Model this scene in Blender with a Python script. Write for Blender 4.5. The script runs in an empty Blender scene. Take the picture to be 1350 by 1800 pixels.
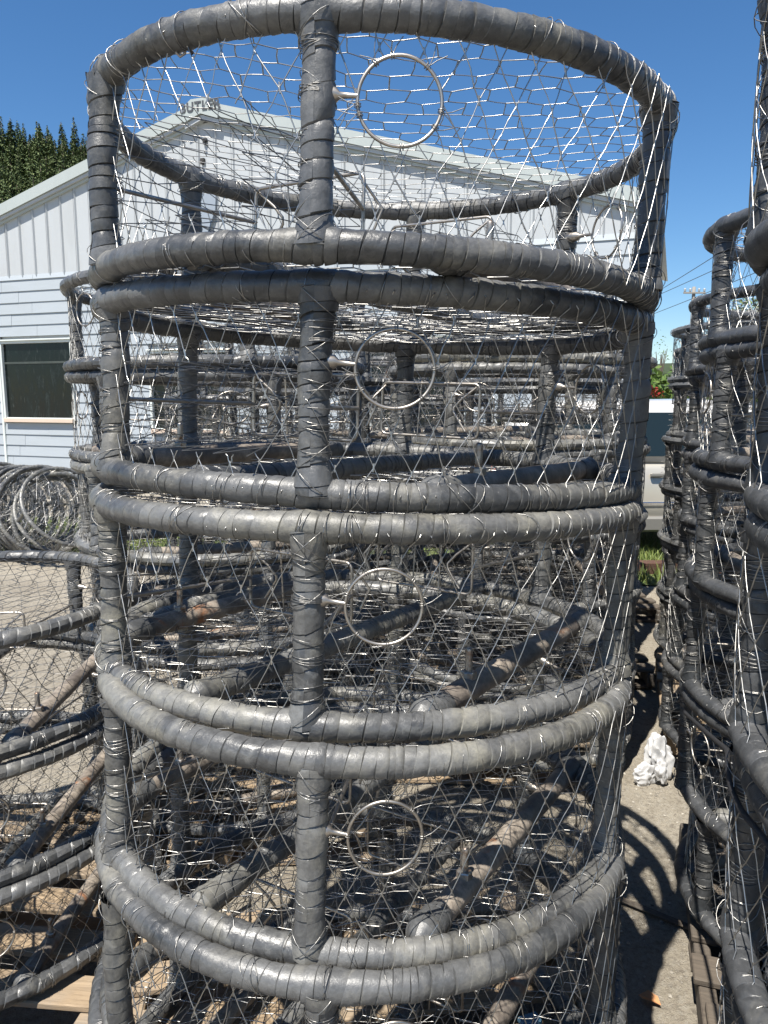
import bpy, math, random
import numpy as np
from mathutils import Vector, Matrix, noise as mnoise

R_ = math.radians
PI = math.pi
scene = bpy.context.scene
COL = scene.collection
rng = np.random.default_rng(11)
random.seed(11)

# ------------------------------------------------------------------ camera
GZ = 1.52                                   # camera height over the yard
cam = bpy.data.cameras.new('camera')
cam.sensor_fit = 'VERTICAL'
cam.sensor_height = 36.0
cam.lens = 1352.0 / 1800.0 * 36.0
cam.clip_start = 0.05
cam.clip_end = 3000
camo = bpy.data.objects.new('camera', cam)
COL.objects.link(camo)
camo.location = (0, 0, GZ)
camo.rotation_euler = (R_(90 - 8.612), 0, 0)
scene.camera = camo

# ------------------------------------------------------------------ light
SUN_AZ, SUN_EL = R_(29), R_(63.5)             # behind the camera, to its left
sdir = Vector((-math.sin(SUN_AZ) * math.cos(SUN_EL), -math.cos(SUN_AZ) * math.cos(SUN_EL), math.sin(SUN_EL)))
world = bpy.data.worlds.new('World')
scene.world = world
world.use_nodes = True
wn = world.node_tree
wn.nodes.clear()
sky = wn.nodes.new('ShaderNodeTexSky')
sky.sky_type = 'NISHITA'
sky.sun_disc = False
sky.sun_elevation = SUN_EL
sky.sun_rotation = math.atan2(sdir.x, sdir.y)
sky.altitude = 20
sky.air_density = 1.0
sky.dust_density = 0.0
sky.ozone_density = 6.0
bg = wn.nodes.new('ShaderNodeBackground')
bg.inputs['Strength'].default_value = 0.073
wo = wn.nodes.new('ShaderNodeOutputWorld')
hs = wn.nodes.new('ShaderNodeHueSaturation')
hs.inputs['Saturation'].default_value = 1.16
wn.links.new(sky.outputs[0], hs.inputs['Color'])
wn.links.new(hs.outputs[0], bg.inputs['Color'])
wn.links.new(bg.outputs[0], wo.inputs['Surface'])
sl = bpy.data.lights.new('sun', 'SUN')
sl.energy = 5.0
sl.angle = R_(0.53)
sl.color = (1.0, 0.95, 0.87)
so = bpy.data.objects.new('sun', sl)
COL.objects.link(so)
so.rotation_euler = sdir.to_track_quat('Z', 'Y').to_euler()
so.location = (-4, -6, 12)
scene.view_settings.view_transform = 'Standard'
scene.view_settings.look = 'None'
scene.view_settings.gamma = 1
scene.view_settings.use_curve_mapping = False
scene.view_settings.exposure = 0.92

# ------------------------------------------------------------------ materials
class NT:
    def __init__(s, name):
        s.m = bpy.data.materials.new(name)
        s.m.use_nodes = True
        s.t = s.m.node_tree
        s.b = s.t.nodes['Principled BSDF']
        s.tc = None
    def n(s, typ, **kw):
        nd = s.t.nodes.new(typ)
        for k, v in kw.items():
            setattr(nd, k, v)
        return nd
    def l(s, a, b):
        s.t.links.new(a, b)
    def coord(s, rand=True, scale=(1, 1, 1)):
        tc = s.n('ShaderNodeTexCoord')
        mp = s.n('ShaderNodeMapping')
        mp.inputs['Scale'].default_value = scale
        if rand:
            oi = s.n('ShaderNodeObjectInfo')
            mul = s.n('ShaderNodeMath', operation='MULTIPLY')
            mul.inputs[1].default_value = 37.0
            s.l(oi.outputs['Random'], mul.inputs[0])
            add = s.n('ShaderNodeVectorMath', operation='ADD')
            s.l(tc.outputs['Object'], add.inputs[0])
            s.l(mul.outputs[0], add.inputs[1])
            s.l(add.outputs[0], mp.inputs['Vector'])
        else:
            s.l(tc.outputs['Object'], mp.inputs['Vector'])
        return mp.outputs[0]
    def noise(s, co, scale, detail=5, rough=.6, dist=0):
        nd = s.n('ShaderNodeTexNoise')
        nd.inputs['Scale'].default_value = scale
        nd.inputs['Detail'].default_value = detail
        nd.inputs['Roughness'].default_value = rough
        nd.inputs['Distortion'].default_value = dist
        s.l(co, nd.inputs['Vector'])
        return nd.outputs['Fac']
    def ramp(s, f, stops):
        r = s.n('ShaderNodeValToRGB')
        el = r.color_ramp.elements
        while len(el) < len(stops):
            el.new(0.5)
        for e, (p, c) in zip(el, stops):
            e.position = p
            e.color = (c[0], c[1], c[2], 1) if isinstance(c, (tuple, list)) else (c, c, c, 1)
        s.l(f, r.inputs[0])
        return r.outputs[0]
    def mix(s, f, a, b, blend='MIX'):
        m = s.n('ShaderNodeMix', data_type='RGBA', blend_type=blend)
        for inp, v in ((m.inputs[0], f), (m.inputs[6], a), (m.inputs[7], b)):
            if hasattr(v, 'is_output'):
                s.l(v, inp)
            elif isinstance(v, (tuple, list)):
                inp.default_value = (v[0], v[1], v[2], 1)
            else:
                inp.default_value = v
        return m.outputs[2]
    def bump(s, h, strength, dist=.01):
        b = s.n('ShaderNodeBump')
        b.inputs['Strength'].default_value = strength
        b.inputs['Distance'].default_value = dist
        s.l(h, b.inputs['Height'])
        s.l(b.outputs[0], s.b.inputs['Normal'])
    def set(s, **kw):
        for k, v in kw.items():
            k = k.replace('_', ' ')
            if hasattr(v, 'is_output'):
                s.l(v, s.b.inputs[k])
            else:
                s.b.inputs[k].default_value = (v[0], v[1], v[2], 1) if isinstance(v, (tuple, list)) else v

def attr(nt, name):
    a = nt.n('ShaderNodeAttribute')
    a.attribute_name = name
    return a.outputs['Fac']

def mat_rubber(name, dark, mid, dust, dustpos, mud=False):
    nt = NT(name)
    co = nt.coord()
    tone = attr(nt, 'tone')
    base = nt.mix(tone, dark, mid)
    n1 = nt.noise(co, 7, 7, .68, .6)
    d = nt.ramp(n1, [(dustpos, 0), (dustpos + .22, 1)])
    n2 = nt.noise(co, 90, 5, .7)
    n3 = nt.noise(co, 26, 4, .6, 1.2)
    mott = nt.ramp(n2, [(.3, .72), (.7, 1.25)])
    base = nt.mix(1.0, base, mott, 'MULTIPLY')
    base = nt.mix(nt.ramp(n3, [(.52, 0), (.66, .55)]), base, mid)
    mm = nt.n('ShaderNodeMath', operation='MULTIPLY')
    nt.l(d, mm.inputs[0]); nt.l(nt.ramp(n2, [(.35, .35), (.6, .85)]), mm.inputs[1])
    colr = nt.mix(mm.outputs[0], base, dust)
    if mud:
        tc = nt.n('ShaderNodeTexCoord'); sx = nt.n('ShaderNodeSeparateXYZ'); nt.l(tc.outputs['Object'], sx.inputs[0])
        mr = nt.n('ShaderNodeMapRange'); nt.l(sx.outputs['Z'], mr.inputs['Value'])
        mr.inputs['From Min'].default_value = -.004; mr.inputs['From Max'].default_value = -.012
        m2 = nt.n('ShaderNodeMath', operation='MULTIPLY'); nt.l(mr.outputs[0], m2.inputs[0]); nt.l(nt.ramp(nt.noise(co, 14, 6, .75, .6), [(.40, 0), (.52, .9)]), m2.inputs[1])
        colr = nt.mix(m2.outputs[0], colr, (.36, .325, .245))
    scr = nt.noise(nt.coord(True, (240, 240, 30)), 1.0, 3, .7)
    colr = nt.mix(nt.ramp(scr, [(.66, 0), (.73, .35)]), colr, (.30, .29, .27))
    nt.set(Base_Color=colr, Roughness=nt.ramp(n1, [(.35, .27), (.68, .58)]))
    nt.b.inputs['Specular IOR Level'].default_value = .6
    bb = nt.mix(.5, n2, n3)
    nt.bump(bb, .55, .004)
    return nt.m

M = {}
M['rubber'] = mat_rubber('rubber_wrap', (.034, .036, .038), (.118, .119, .118), (.215, .203, .168), .51)
M['rubber_old'] = mat_rubber('rubber_wrap_dusty', (.050, .051, .052), (.155, .155, .150), (.25, .235, .185), .47)
M['rubber_mud'] = mat_rubber('rubber_wrap_muddy', (.050, .051, .052), (.155, .155, .150), (.25, .235, .185), .47, True)
M['rubber_dark'] = mat_rubber('rubber_wrap_dark_shaded', (.024, .026, .028), (.075, .077, .080), (.155, .145, .12), .56)  # dark wrap for the right stacks, their shade partly put into the colour

def mat_wire(name, colr, rough):
    nt = NT(name)
    co = nt.coord()
    n1 = nt.noise(co, 30, 3)
    nt.set(Base_Color=nt.mix(nt.ramp(n1, [(.4, 0), (.65, 1)]), colr, tuple(c * .62 for c in colr)), Metallic=1.0,
           Roughness=nt.ramp(n1, [(.3, rough - .08), (.7, rough + .12)]))
    return nt.m
M['wire'] = mat_wire('stainless_wire', (.54, .53, .505), .38)
M['tie'] = mat_wire('binding_wire', (.40, .39, .37), .42)
M['wire_shaded'] = mat_wire('net_wire_shaded', (.34, .335, .32), .46)  # net wire darkened in colour so pot interiors read as deep shade
M['rod'] = mat_wire('steel_rod', (.50, .46, .41), .42)

nt = NT('weathered_weight_steel')
co = nt.coord()
n1 = nt.noise(co, 9, 6, .65, .5); n2 = nt.noise(co, 60, 5, .7)
c = nt.mix(nt.ramp(n1, [(.40, 0), (.60, 1)]), (.135, .115, .098), (.32, .275, .225))
rust = nt.noise(co, 5.0, 5, .7, 1.2)
c = nt.mix(nt.ramp(rust, [(.60, 0), (.69, .9)]), c, (.30, .125, .05))
c = nt.mix(nt.ramp(n2, [(.35, .55), (.55, 0)]), c, (.05, .042, .036))
nt.set(Base_Color=c, Metallic=.1, Roughness=nt.ramp(n2, [(.3, .42), (.7, .7)]))
nt.bump(n2, .5, .004)
M['weight'] = nt.m

nt = NT('bolt_steel')
n1 = nt.noise(nt.coord(), 60, 4)
nt.set(Base_Color=nt.mix(nt.ramp(n1, [(.45, 0), (.65, 1)]), (.42, .39, .35), (.22, .13, .08)), Metallic=.8, Roughness=.4)
M['bolt'] = nt.m

nt = NT('grey_yard_gravel')
co = nt.coord(False)
n1 = nt.noise(co, 1.3, 6, .65, .4); n2 = nt.noise(co, 55, 6, .75); n3 = nt.noise(co, 210, 4, .7)
vo = nt.n('ShaderNodeTexVoronoi'); vo.inputs['Scale'].default_value = 85; nt.l(co, vo.inputs['Vector'])
c = nt.mix(nt.ramp(n1, [(.38, 0), (.62, 1)]), (.30, .262, .203), (.405, .362, .288))
c = nt.mix(nt.ramp(n2, [(.36, .75), (.52, 0)]), c, (.16, .138, .108))
c = nt.mix(nt.ramp(vo.outputs['Color'], [(.55, 0), (.95, .5)]), c, (.46, .43, .37))
c = nt.mix(nt.ramp(n3, [(.32, .5), (.5, 0)]), c, (.14, .12, .10))
nt.set(Base_Color=c, Roughness=.9)
nt.bump(nt.mix(.6, n2, n3), 1.0, .02)
M['gravel'] = nt.m

nt = NT('pebble_stone')
c = nt.mix(attr(nt, 'tone'), (.14, .125, .105), (.42, .39, .33))
nt.set(Base_Color=c, Roughness=.85)
M['pebble'] = nt.m

nt = NT('lawn_soil')
n1 = nt.noise(nt.coord(False), 2.0, 6); n2 = nt.noise(nt.coord(False), 30, 5)
c = nt.mix(nt.ramp(n1, [(.4, 0), (.6, 1)]), (.075, .11, .028), (.13, .155, .05))
nt.set(Base_Color=nt.mix(nt.ramp(n2, [(.35, .5), (.55, 0)]), c, (.09, .075, .04)), Roughness=.95)
nt.bump(n2, 1, .03)
M['lawn'] = nt.m
nt = NT('grass_blade')
nt.set(Base_Color=nt.mix(attr(nt, 'tone'), (.07, .125, .022), (.22, .25, .07)), Roughness=.6)
M['blade'] = nt.m

def mat_wood(name, a, b, g, sc):
    nt = NT(name)
    co = nt.coord(True, sc)
    n1 = nt.noise(co, 6, 6, .7, 1.0); n2 = nt.noise(nt.coord(), 5, 4)
    c = nt.mix(nt.ramp(n1, [(.32, 0), (.68, 1)]), a, b)
    c = nt.mix(nt.ramp(n2, [(.45, 0), (.7, .7)]), c, g)
    nt.set(Base_Color=c, Roughness=.8)
    nt.bump(n1, .5, .006)
    return nt.m
M['pallet'] = mat_wood('pallet_wood', (.20, .145, .09), (.36, .27, .175), (.23, .20, .165), (1, 14, 14))
M['pallet_dark'] = mat_wood('pallet_wood_grey_shaded', (.06, .05, .04), (.13, .105, .08), (.10, .092, .08), (1, 14, 14))  # grey wood, darkened further to paint in the shade by the aisle
M['timber'] = mat_wood('red_brown_timber', (.06, .028, .02), (.11, .052, .036), (.09, .055, .045), (2, 14, 14))
M['pole'] = mat_wood('pole_wood_hazed', (.18, .165, .145), (.29, .27, .24), (.24, .225, .20), (14, 14, 1))  # wood greyed and paled, distance haze put into the colour

def mat_paint(name, colr, dirt, rough=.5, sc=(1, 1, .25), amt=.35, metal=0.0):
    nt = NT(name)
    co = nt.coord(True, sc)
    n1 = nt.noise(co, 3.0, 7, .7, .4); n2 = nt.noise(nt.coord(), 25, 5, .7)
    c = nt.mix(nt.ramp(n1, [(.45, 0), (.75, amt)]), colr, dirt)
    c = nt.mix(nt.ramp(n2, [(.62, 0), (.75, amt)]), c, dirt)
    nt.set(Base_Color=c, Roughness=rough, Metallic=metal)
    nt.bump(n2, .12, .004)
    return nt.m
M['panel'] = mat_paint('white_metal_panel', (.42, .44, .452), (.31, .31, .295), .45)
M['lap'] = mat_paint('pale_blue_siding', (.345, .38, .41), (.27, .29, .29), .6, (.3, .3, 2))
M['trim'] = mat_paint('pale_green_trim', (.37, .405, .395), (.29, .315, .30), .5)
M['roof'] = mat_paint('grey_metal_roof', (.50, .53, .54), (.35, .34, .32), .45)
M['gable_grey'] = mat_paint('grey_gable_plate', (.27, .31, .36), (.22, .24, .27), .5)
M['sill'] = mat_paint('raw_wood_sill', (.58, .46, .37), (.42, .33, .26), .7)
M['wframe'] = mat_paint('window_frame_white', (.58, .62, .60), (.42, .43, .40), .5)
M['panebar'] = mat_paint('dark_pane_bar', (.035, .045, .04), (.08, .09, .08), .6)
M['letter'] = mat_paint('dark_lettering', (.06, .065, .075), (.10, .10, .11), .6)
M['dark'] = mat_paint('dark_bracket', (.03, .03, .03), (.06, .05, .04), .7)
M['insul'] = mat_paint('grey_transformer', (.34, .36, .37), (.26, .26, .25), .5)
M['cable'] = mat_paint('black_cable', (.02, .02, .022), (.05, .05, .05), .6)

nt = NT('dusty_window_glass')
co = nt.coord(True)
n1 = nt.noise(nt.coord(True, (1, 1, .3)), 6, 7, .75, 1.0)
n2 = nt.noise(nt.coord(True, (7, 7, .6)), 6, 4, .7, .5)
c = nt.mix(nt.ramp(n1, [(.54, 0), (.85, .35)]), (.004, .007, .0065), (.10, .125, .11))
c = nt.mix(nt.ramp(n2, [(.63, 0), (.72, .30)]), c, (.30, .33, .31))
nt.set(Base_Color=c, Roughness=nt.ramp(n1, [(.4, .06), (.75, .4)]))
nt.b.inputs['Specular IOR Level'].default_value = .35
M['glass'] = nt.m

nt = NT('car_paint')
nt.set(Base_Color=(.47, .445, .385), Metallic=.3, Roughness=.3)
nt.b.inputs['Coat Weight'].default_value = .6
M['car'] = nt.m
nt = NT('car_roof_paint')
nt.set(Base_Color=(.66, .64, .60), Metallic=.2, Roughness=.2)
nt.b.inputs['Coat Weight'].default_value = .8
M['carroof'] = nt.m
nt = NT('car_glass')
nt.set(Base_Color=(.012, .02, .022), Roughness=.03)
M['carglass'] = nt.m
nt = NT('car_trim_grey')
nt.set(Base_Color=(.17, .165, .15), Roughness=.5)
M['cartrim'] = nt.m
nt = NT('tyre_rubber')
nt.set(Base_Color=(.018, .018, .02), Roughness=.8)
M['tyre'] = nt.m
nt = NT('chrome')
nt.set(Base_Color=(.6, .6, .6), Metallic=1, Roughness=.2)
M['chrome'] = nt.m
nt = NT('red_lamp')
nt.set(Base_Color=(.35, .02, .015), Roughness=.15)
M['redlamp'] = nt.m

def mat_leaf(name, a, b):
    nt = NT(name)
    oi = nt.n('ShaderNodeObjectInfo')
    c = nt.mix(attr(nt, 'tone'), a, b)
    c = nt.mix(nt.ramp(oi.outputs['Random'], [(0, .0), (1, .45)]), c, tuple(x * .45 for x in a))
    nt.set(Base_Color=c, Roughness=.65)
    nt.b.inputs['Specular IOR Level'].default_value = .25
    return nt.m
M['conifer'] = mat_leaf('conifer_needles', (.048, .085, .034), (.165, .205, .075))
M['leaf'] = mat_leaf('broad_leaves', (.055, .11, .02), (.16, .22, .05))
M['redleaf'] = mat_leaf('red_blossom', (.22, .02, .02), (.38, .05, .04))
M['bark'] = mat_wood('tree_bark', (.07, .055, .04), (.14, .11, .085), (.1, .09, .075), (14, 14, 2))
nt = NT('hill_scrub')
n1 = nt.noise(nt.coord(False), .06, 6); n2 = nt.noise(nt.coord(False), .5, 6)
nt.set(Base_Color=nt.mix(n2, nt.mix(n1, (.03, .05, .022), (.06, .085, .03)), (.02, .03, .014)), Roughness=1)
M['hill'] = nt.m
nt = NT('white_plastic_shaded')
n1 = nt.noise(nt.coord(), 14, 5)
nt.set(Base_Color=nt.mix(nt.ramp(n1, [(.45, 0), (.65, .5)]), (.56, .56, .56), (.34, .34, .34)), Roughness=.35)  # white film greyed, shade on the bag put into its colour
nt.b.inputs['Transmission Weight'].default_value = 0.0
nt.b.inputs['Subsurface Weight'].default_value = .12
nt.b.inputs['Subsurface Radius'].default_value = (.02, .02, .02)
M['bag'] = nt.m
nt = NT('orange_leaf')
nt.set(Base_Color=(.42, .20, .085), Roughness=.7)
M['dryleaf'] = nt.m
nt = NT('blue_plastic')
nt.set(Base_Color=(.12, .25, .36), Roughness=.5)
M['blue'] = nt.m

# ------------------------------------------------------------------ mesh helpers
def mesh_np(name, V, F, mat, smooth=True, tone=None):
    """V (n,3); F (m,3|4) array"""
    me = bpy.data.meshes.new(name)
    V = np.asarray(V, dtype=np.float32).reshape(-1, 3)
    F = np.asarray(F, dtype=np.int32)
    k = F.shape[1]
    me.vertices.add(len(V)); me.vertices.foreach_set('co', V.ravel())
    me.loops.add(F.size); me.loops.foreach_set('vertex_index', F.ravel())
    me.polygons.add(len(F))
    me.polygons.foreach_set('loop_start', np.arange(0, F.size, k, dtype=np.int32))
    me.polygons.foreach_set('use_smooth', np.full(len(F), smooth, dtype=bool))
    if tone is not None:
        a = me.attributes.new('tone', 'FLOAT', 'POINT')
        a.data.foreach_set('value', np.asarray(tone, dtype=np.float32))
    me.update(calc_edges=True)
    if tone is not None and smooth:
        me.set_sharp_from_angle(angle=R_(32))
    me.materials.append(mat)
    return me

def mesh_py(name, V, F, mat, smooth=False):
    me = bpy.data.meshes.new(name)
    me.from_pydata([tuple(v) for v in V], [], [tuple(f) for f in F])
    if smooth:
        me.polygons.foreach_set('use_smooth', [True] * len(me.polygons))
    me.update()
    me.materials.append(mat)
    return me

def link(name, me, parent=None, loc=None, rot=None):
    o = bpy.data.objects.new(name, me)
    COL.objects.link(o)
    if parent is not None:
        o.parent = parent
    if loc is not None:
        o.location = loc
    if rot is not None:
        o.rotation_euler = rot
    return o

def tag(o, label=None, cat=None, group=None, kind=None):
    if label: o['label'] = label
    if cat: o['category'] = cat
    if group: o['group'] = group
    if kind: o['kind'] = kind
    return o

def thing(name, label, cat, loc=(0, 0, 0), rot=(0, 0, 0), group=None):
    o = link(name, None, None, loc, rot)
    o.empty_display_size = .1
    return tag(o, label, cat, group)

def copy_tree(o, parent=None):
    c = o.copy()
    COL.objects.link(c)
    c.parent = parent
    for ch in o.children:
        copy_tree(ch, c)
    return c

class MB:
    def __init__(s):
        s.V = []; s.F = []
    def box(s, x0, x1, y0, y1, z0, z1, mtx=None, bev=0):
        b = len(s.V)
        if bev:
            # chamfered box: 24 verts
            pts = []
            idx = {}
            for sx in (0, 1):
                for sy in (0, 1):
                    for sz in (0, 1):
                        for ax in range(3):
                            p = [(x0, x1)[sx], (y0, y1)[sy], (z0, z1)[sz]]
                            sg = (1 - 2 * sx, 1 - 2 * sy, 1 - 2 * sz)
                            for a2 in range(3):
                                if a2 != ax:
                                    p[a2] += sg[a2] * bev
                            idx[(sx, sy, sz, ax)] = len(pts)
                            pts.append(p)
            F = []
            def quad(keys):
                F.append([idx[k] for k in keys])
            for ax in range(3):
                a, c = [i for i in range(3) if i != ax]
                for sd in (0, 1):
                    ks = []
                    for (u, w) in ((0, 0), (1, 0), (1, 1), (0, 1)):
                        k = [0, 0, 0]; k[ax] = sd; k[a] = u; k[c] = w
                        ks.append((*k, ax))
                    quad(ks)
                # edges along ax
                for (u, w) in ((0, 0), (0, 1), (1, 0), (1, 1)):
                    k0 = [0, 0, 0]; k0[a] = u; k0[c] = w
                    k1 = list(k0); k1[ax] = 1
                    quad([(*k0, a), (*k1, a), (*k1, c), (*k0, c)])
            for sx in (0, 1):
                for sy in (0, 1):
                    for sz in (0, 1):
                        F.append([idx[(sx, sy, sz, a)] for a in range(3)])
        else:
            pts = [(x, y, z) for x in (x0, x1) for y in (y0, y1) for z in (z0, z1)]
            F = [(0, 1, 3, 2), (4, 6, 7, 5), (0, 4, 5, 1), (2, 3, 7, 6), (0, 2, 6, 4), (1, 5, 7, 3)]
        for p in pts:
            v = Vector(p)
            if mtx is not None:
                v = mtx @ v
            s.V.append(v)
        for f in F:
            s.F.append([b + i for i in f])
        return s
    def lathe(s, prof, n=12, mtx=None, caps=True):
        b = len(s.V)
        for (r, z) in prof:
            for j in range(n):
                a = 2 * PI * j / n
                v = Vector((r * math.cos(a), r * math.sin(a), z))
                if mtx is not None:
                    v = mtx @ v
                s.V.append(v)
        for i in range(len(prof) - 1):
            for j in range(n):
                s.F.append([b + i * n + j, b + i * n + (j + 1) % n, b + (i + 1) * n + (j + 1) % n, b + (i + 1) * n + j])
        if caps:
            s.F.append([b + j for j in range(n)][::-1])
            s.F.append([b + (len(prof) - 1) * n + j for j in range(n)])
        return s
    def poly(s, pts, depth=None):
        """prism from a polygon in given 3d pts, extruded by vector depth"""
        b = len(s.V); n = len(pts)
        for p in pts: s.V.append(Vector(p))
        for p in pts: s.V.append(Vector(p) + Vector(depth))
        s.F.append(list(range(b, b + n))[::-1])
        s.F.append(list(range(b + n, b + 2 * n)))
        for i in range(n):
            j = (i + 1) % n
            s.F.append([b + i, b + j, b + n + j, b + n + i])
        return s
    def mesh(s, name, mat, smooth=False):
        me = mesh_py(name, s.V, s.F, mat, smooth)
        import bmesh
        bm = bmesh.new(); bm.from_mesh(me)
        bmesh.ops.recalc_face_normals(bm, faces=bm.faces)
        bm.to_mesh(me); bm.free()
        return me
    def build(s, name, mat, parent=None, smooth=False, loc=None, rot=None):
        return link(name, s.mesh(name, mat, smooth), parent, loc, rot)

def tubes(P0, P1, rad, ns=4):
    """independent thin prisms for many segments -> V,F"""
    P0 = np.asarray(P0, float); P1 = np.asarray(P1, float)
    d = P1 - P0
    L = np.linalg.norm(d, axis=1); L[L < 1e-9] = 1e-9
    d /= L[:, None]
    ref = np.where(np.abs(d[:, 2:3]) < .9, np.array([[0, 0, 1.0]]), np.array([[1.0, 0, 0]]))
    a = np.cross(d, ref); a /= np.linalg.norm(a, axis=1)[:, None]
    b = np.cross(d, a)
    th = np.arange(ns) * 2 * PI / ns
    off = a[:, None, :] * np.cos(th)[None, :, None] + b[:, None, :] * np.sin(th)[None, :, None]
    rad = np.broadcast_to(np.asarray(rad, float), (len(P0),))
    off = off * rad[:, None, None]
    V = np.concatenate([P0[:, None] + off, P1[:, None] + off], 1)      # n,2ns,3
    n = len(P0)
    j = np.arange(ns); jn = (j + 1) % ns
    f = np.stack([j, jn, jn + ns, j + ns], 1)
    F = (np.arange(n) * 2 * ns)[:, None, None] + f[None]
    return V.reshape(-1, 3), F.reshape(-1, 4)

def poly_segs(polys):
    A = []; B = []
    for p in polys:
        A.append(p[:-1]); B.append(p[1:])
    return np.concatenate(A), np.concatenate(B)

def sweep(P, rad, ns=8, closed=False):
    """one smooth tube along a polyline (parallel transport) -> V,F"""
    P = np.asarray(P, float); n = len(P)
    rad = np.broadcast_to(np.asarray(rad, float), (n,))
    if closed:
        T = np.roll(P, -1, 0) - np.roll(P, 1, 0)
    else:
        T = np.gradient(P, axis=0)
    T /= np.linalg.norm(T, axis=1)[:, None]
    N = np.zeros_like(P)
    r = np.array([0, 0, 1.0]) if abs(T[0, 2]) < .9 else np.array([1.0, 0, 0])
    v = r - T[0] * (r @ T[0]); N[0] = v / np.linalg.norm(v)
    for i in range(1, n):
        v = N[i - 1] - T[i] * (N[i - 1] @ T[i]); N[i] = v / np.linalg.norm(v)
    B = np.cross(T, N)
    th = np.arange(ns) * 2 * PI / ns
    V = P[:, None] + rad[:, None, None] * (N[:, None] * np.cos(th)[None, :, None] + B[:, None] * np.sin(th)[None, :, None])
    F = []
    m = n if closed else n - 1
    for i in range(m):
        i2 = (i + 1) % n
        for k in range(ns):
            k2 = (k + 1) % ns
            F.append((i * ns + k, i * ns + k2, i2 * ns + k2, i2 * ns + k))
    return V.reshape(-1, 3), np.array(F)

def wrapped(axis, L, rfun, pitch, nseg, closed, seed, step=.0013, TL=(0, .05, .5, .95), th0=PI, lump=.00042):
    """tube wound with overlapping strips: a helical saw-tooth of real steps.
    axis(s)->C,N,B arrays.  returns V,F,tone"""
    r = np.random.default_rng(seed)
    w = []
    while sum(w) < L:
        w.append(pitch * r.choice([.5, .75, .95, 1.2, 1.7], p=[.2, .25, .25, .2, .1]) * r.uniform(.85, 1.15))
    w = np.array(w) * (L / sum(w)); nb = len(w)
    S = np.concatenate([[0], np.cumsum(w)])
    def Sf(u):
        if closed:
            k = np.floor(u / nb)
            v = u - k * nb
            return np.interp(v, np.arange(nb + 1), S) + k * L
        return np.interp(u, np.arange(nb + 1), S)
    bi_ = np.arange(nb + 2)
    btone = np.clip(.48 + .30 * np.sin(bi_ * .23 + r.uniform(0, 6)) + .12 * np.sin(bi_ * .9 + r.uniform(0, 6)) + r.normal(0, .13, nb + 2), 0, 1); bstep = r.uniform(.55, 1.35, nb + 2) * step
    bsk = r.normal(0, .0016, nb + 2); bph = r.uniform(0, 6.28, nb + 2)
    TLa = np.array(TL); prof = np.interp(TLa, [0, .05, .5, .95, 1], [-1.15, 1.0, .85, .30, -1.15])
    bb = np.arange(-1 if not closed else 0, nb)
    j = np.arange(nseg + 1)
    fr = j / nseg
    b0 = bb[:, None, None] + fr[None, None, :]
    s0 = Sf(b0); s1 = Sf(b0 + 1)
    s = s0 + TLa[None, :, None] * (s1 - s0)
    th = 2 * PI * fr + th0
    sk = bsk[bb][:, None, None] * np.sin(th[None, None, :] + bph[bb][:, None, None])
    ssh = s + sk
    if not closed:
        ssh = np.clip(ssh, 0, L)
    rad = rfun(s if closed else np.clip(s, 0, L)) + bstep[bb][:, None, None] * prof[None, :, None]
    p = r.uniform(0, 6.28, 6)
    rad = rad + lump * (np.sin(s * 61 + 2 * th + p[0]) + np.sin(s * 143 - th + p[1]) + .8 * np.sin(s * 233 + 3 * th + p[2]) + .6 * np.sin(s * 17 + p[3]))
    rad = rad + r.normal(0, .00022, rad.shape)
    C, N, B = axis(ssh)
    ct = np.cos(th)[None, None, :, None]; st = np.sin(th)[None, None, :, None]
    V = C + rad[..., None] * (ct * N + st * B)
    nr = len(bb) * len(TL)
    V = V.reshape(nr, nseg + 1, 3)
    tone = np.broadcast_to(btone[bb][:, None, None], (len(bb), len(TL), nseg + 1)).reshape(-1)
    i = np.arange(nr - (0 if closed else 1))
    i2 = (i + 1) % nr
    k = np.arange(nseg)
    F = np.stack([(i[:, None] * (nseg + 1) + k), (i[:, None] * (nseg + 1) + k + 1),
                  (i2[:, None] * (nseg + 1) + k + 1), (i2[:, None] * (nseg + 1) + k)], -1).reshape(-1, 4)
    return V.reshape(-1, 3), F, tone

# ------------------------------------------------------------------ ground, lawn, hills
def plane_grid(x0, x1, y0, y1, nx, ny, zf):
    xs = np.linspace(x0, x1, nx); ys = np.linspace(y0, y1, ny)
    X, Y = np.meshgrid(xs, ys)
    Z = zf(X, Y)
    V = np.stack([X, Y, Z], -1).reshape(-1, 3)
    i = np.arange(ny - 1); j = np.arange(nx - 1)
    a = (i[:, None] * nx + j)
    F = np.stack([a, a + 1, a + nx + 1, a + nx], -1).reshape(-1, 4)
    return V, F
def und(X, Y):
    return .006 * np.sin(X * 3.1 + 1) * np.sin(Y * 2.3) + .004 * np.sin(X * 7.3 + Y * 5.1)
V, F = plane_grid(-1400, 1400, -300, 2600, 3, 3, lambda X, Y: X * 0 - .03)
tag(link('ground', mesh_np('ground', V, F, M['gravel'])), kind='structure')
V, F = plane_grid(-12, 14, -3, 16, 260, 190, und)
tag(link('gravel_yard', mesh_np('gravel_yard', V, F, M['gravel'])), kind='structure')

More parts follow.
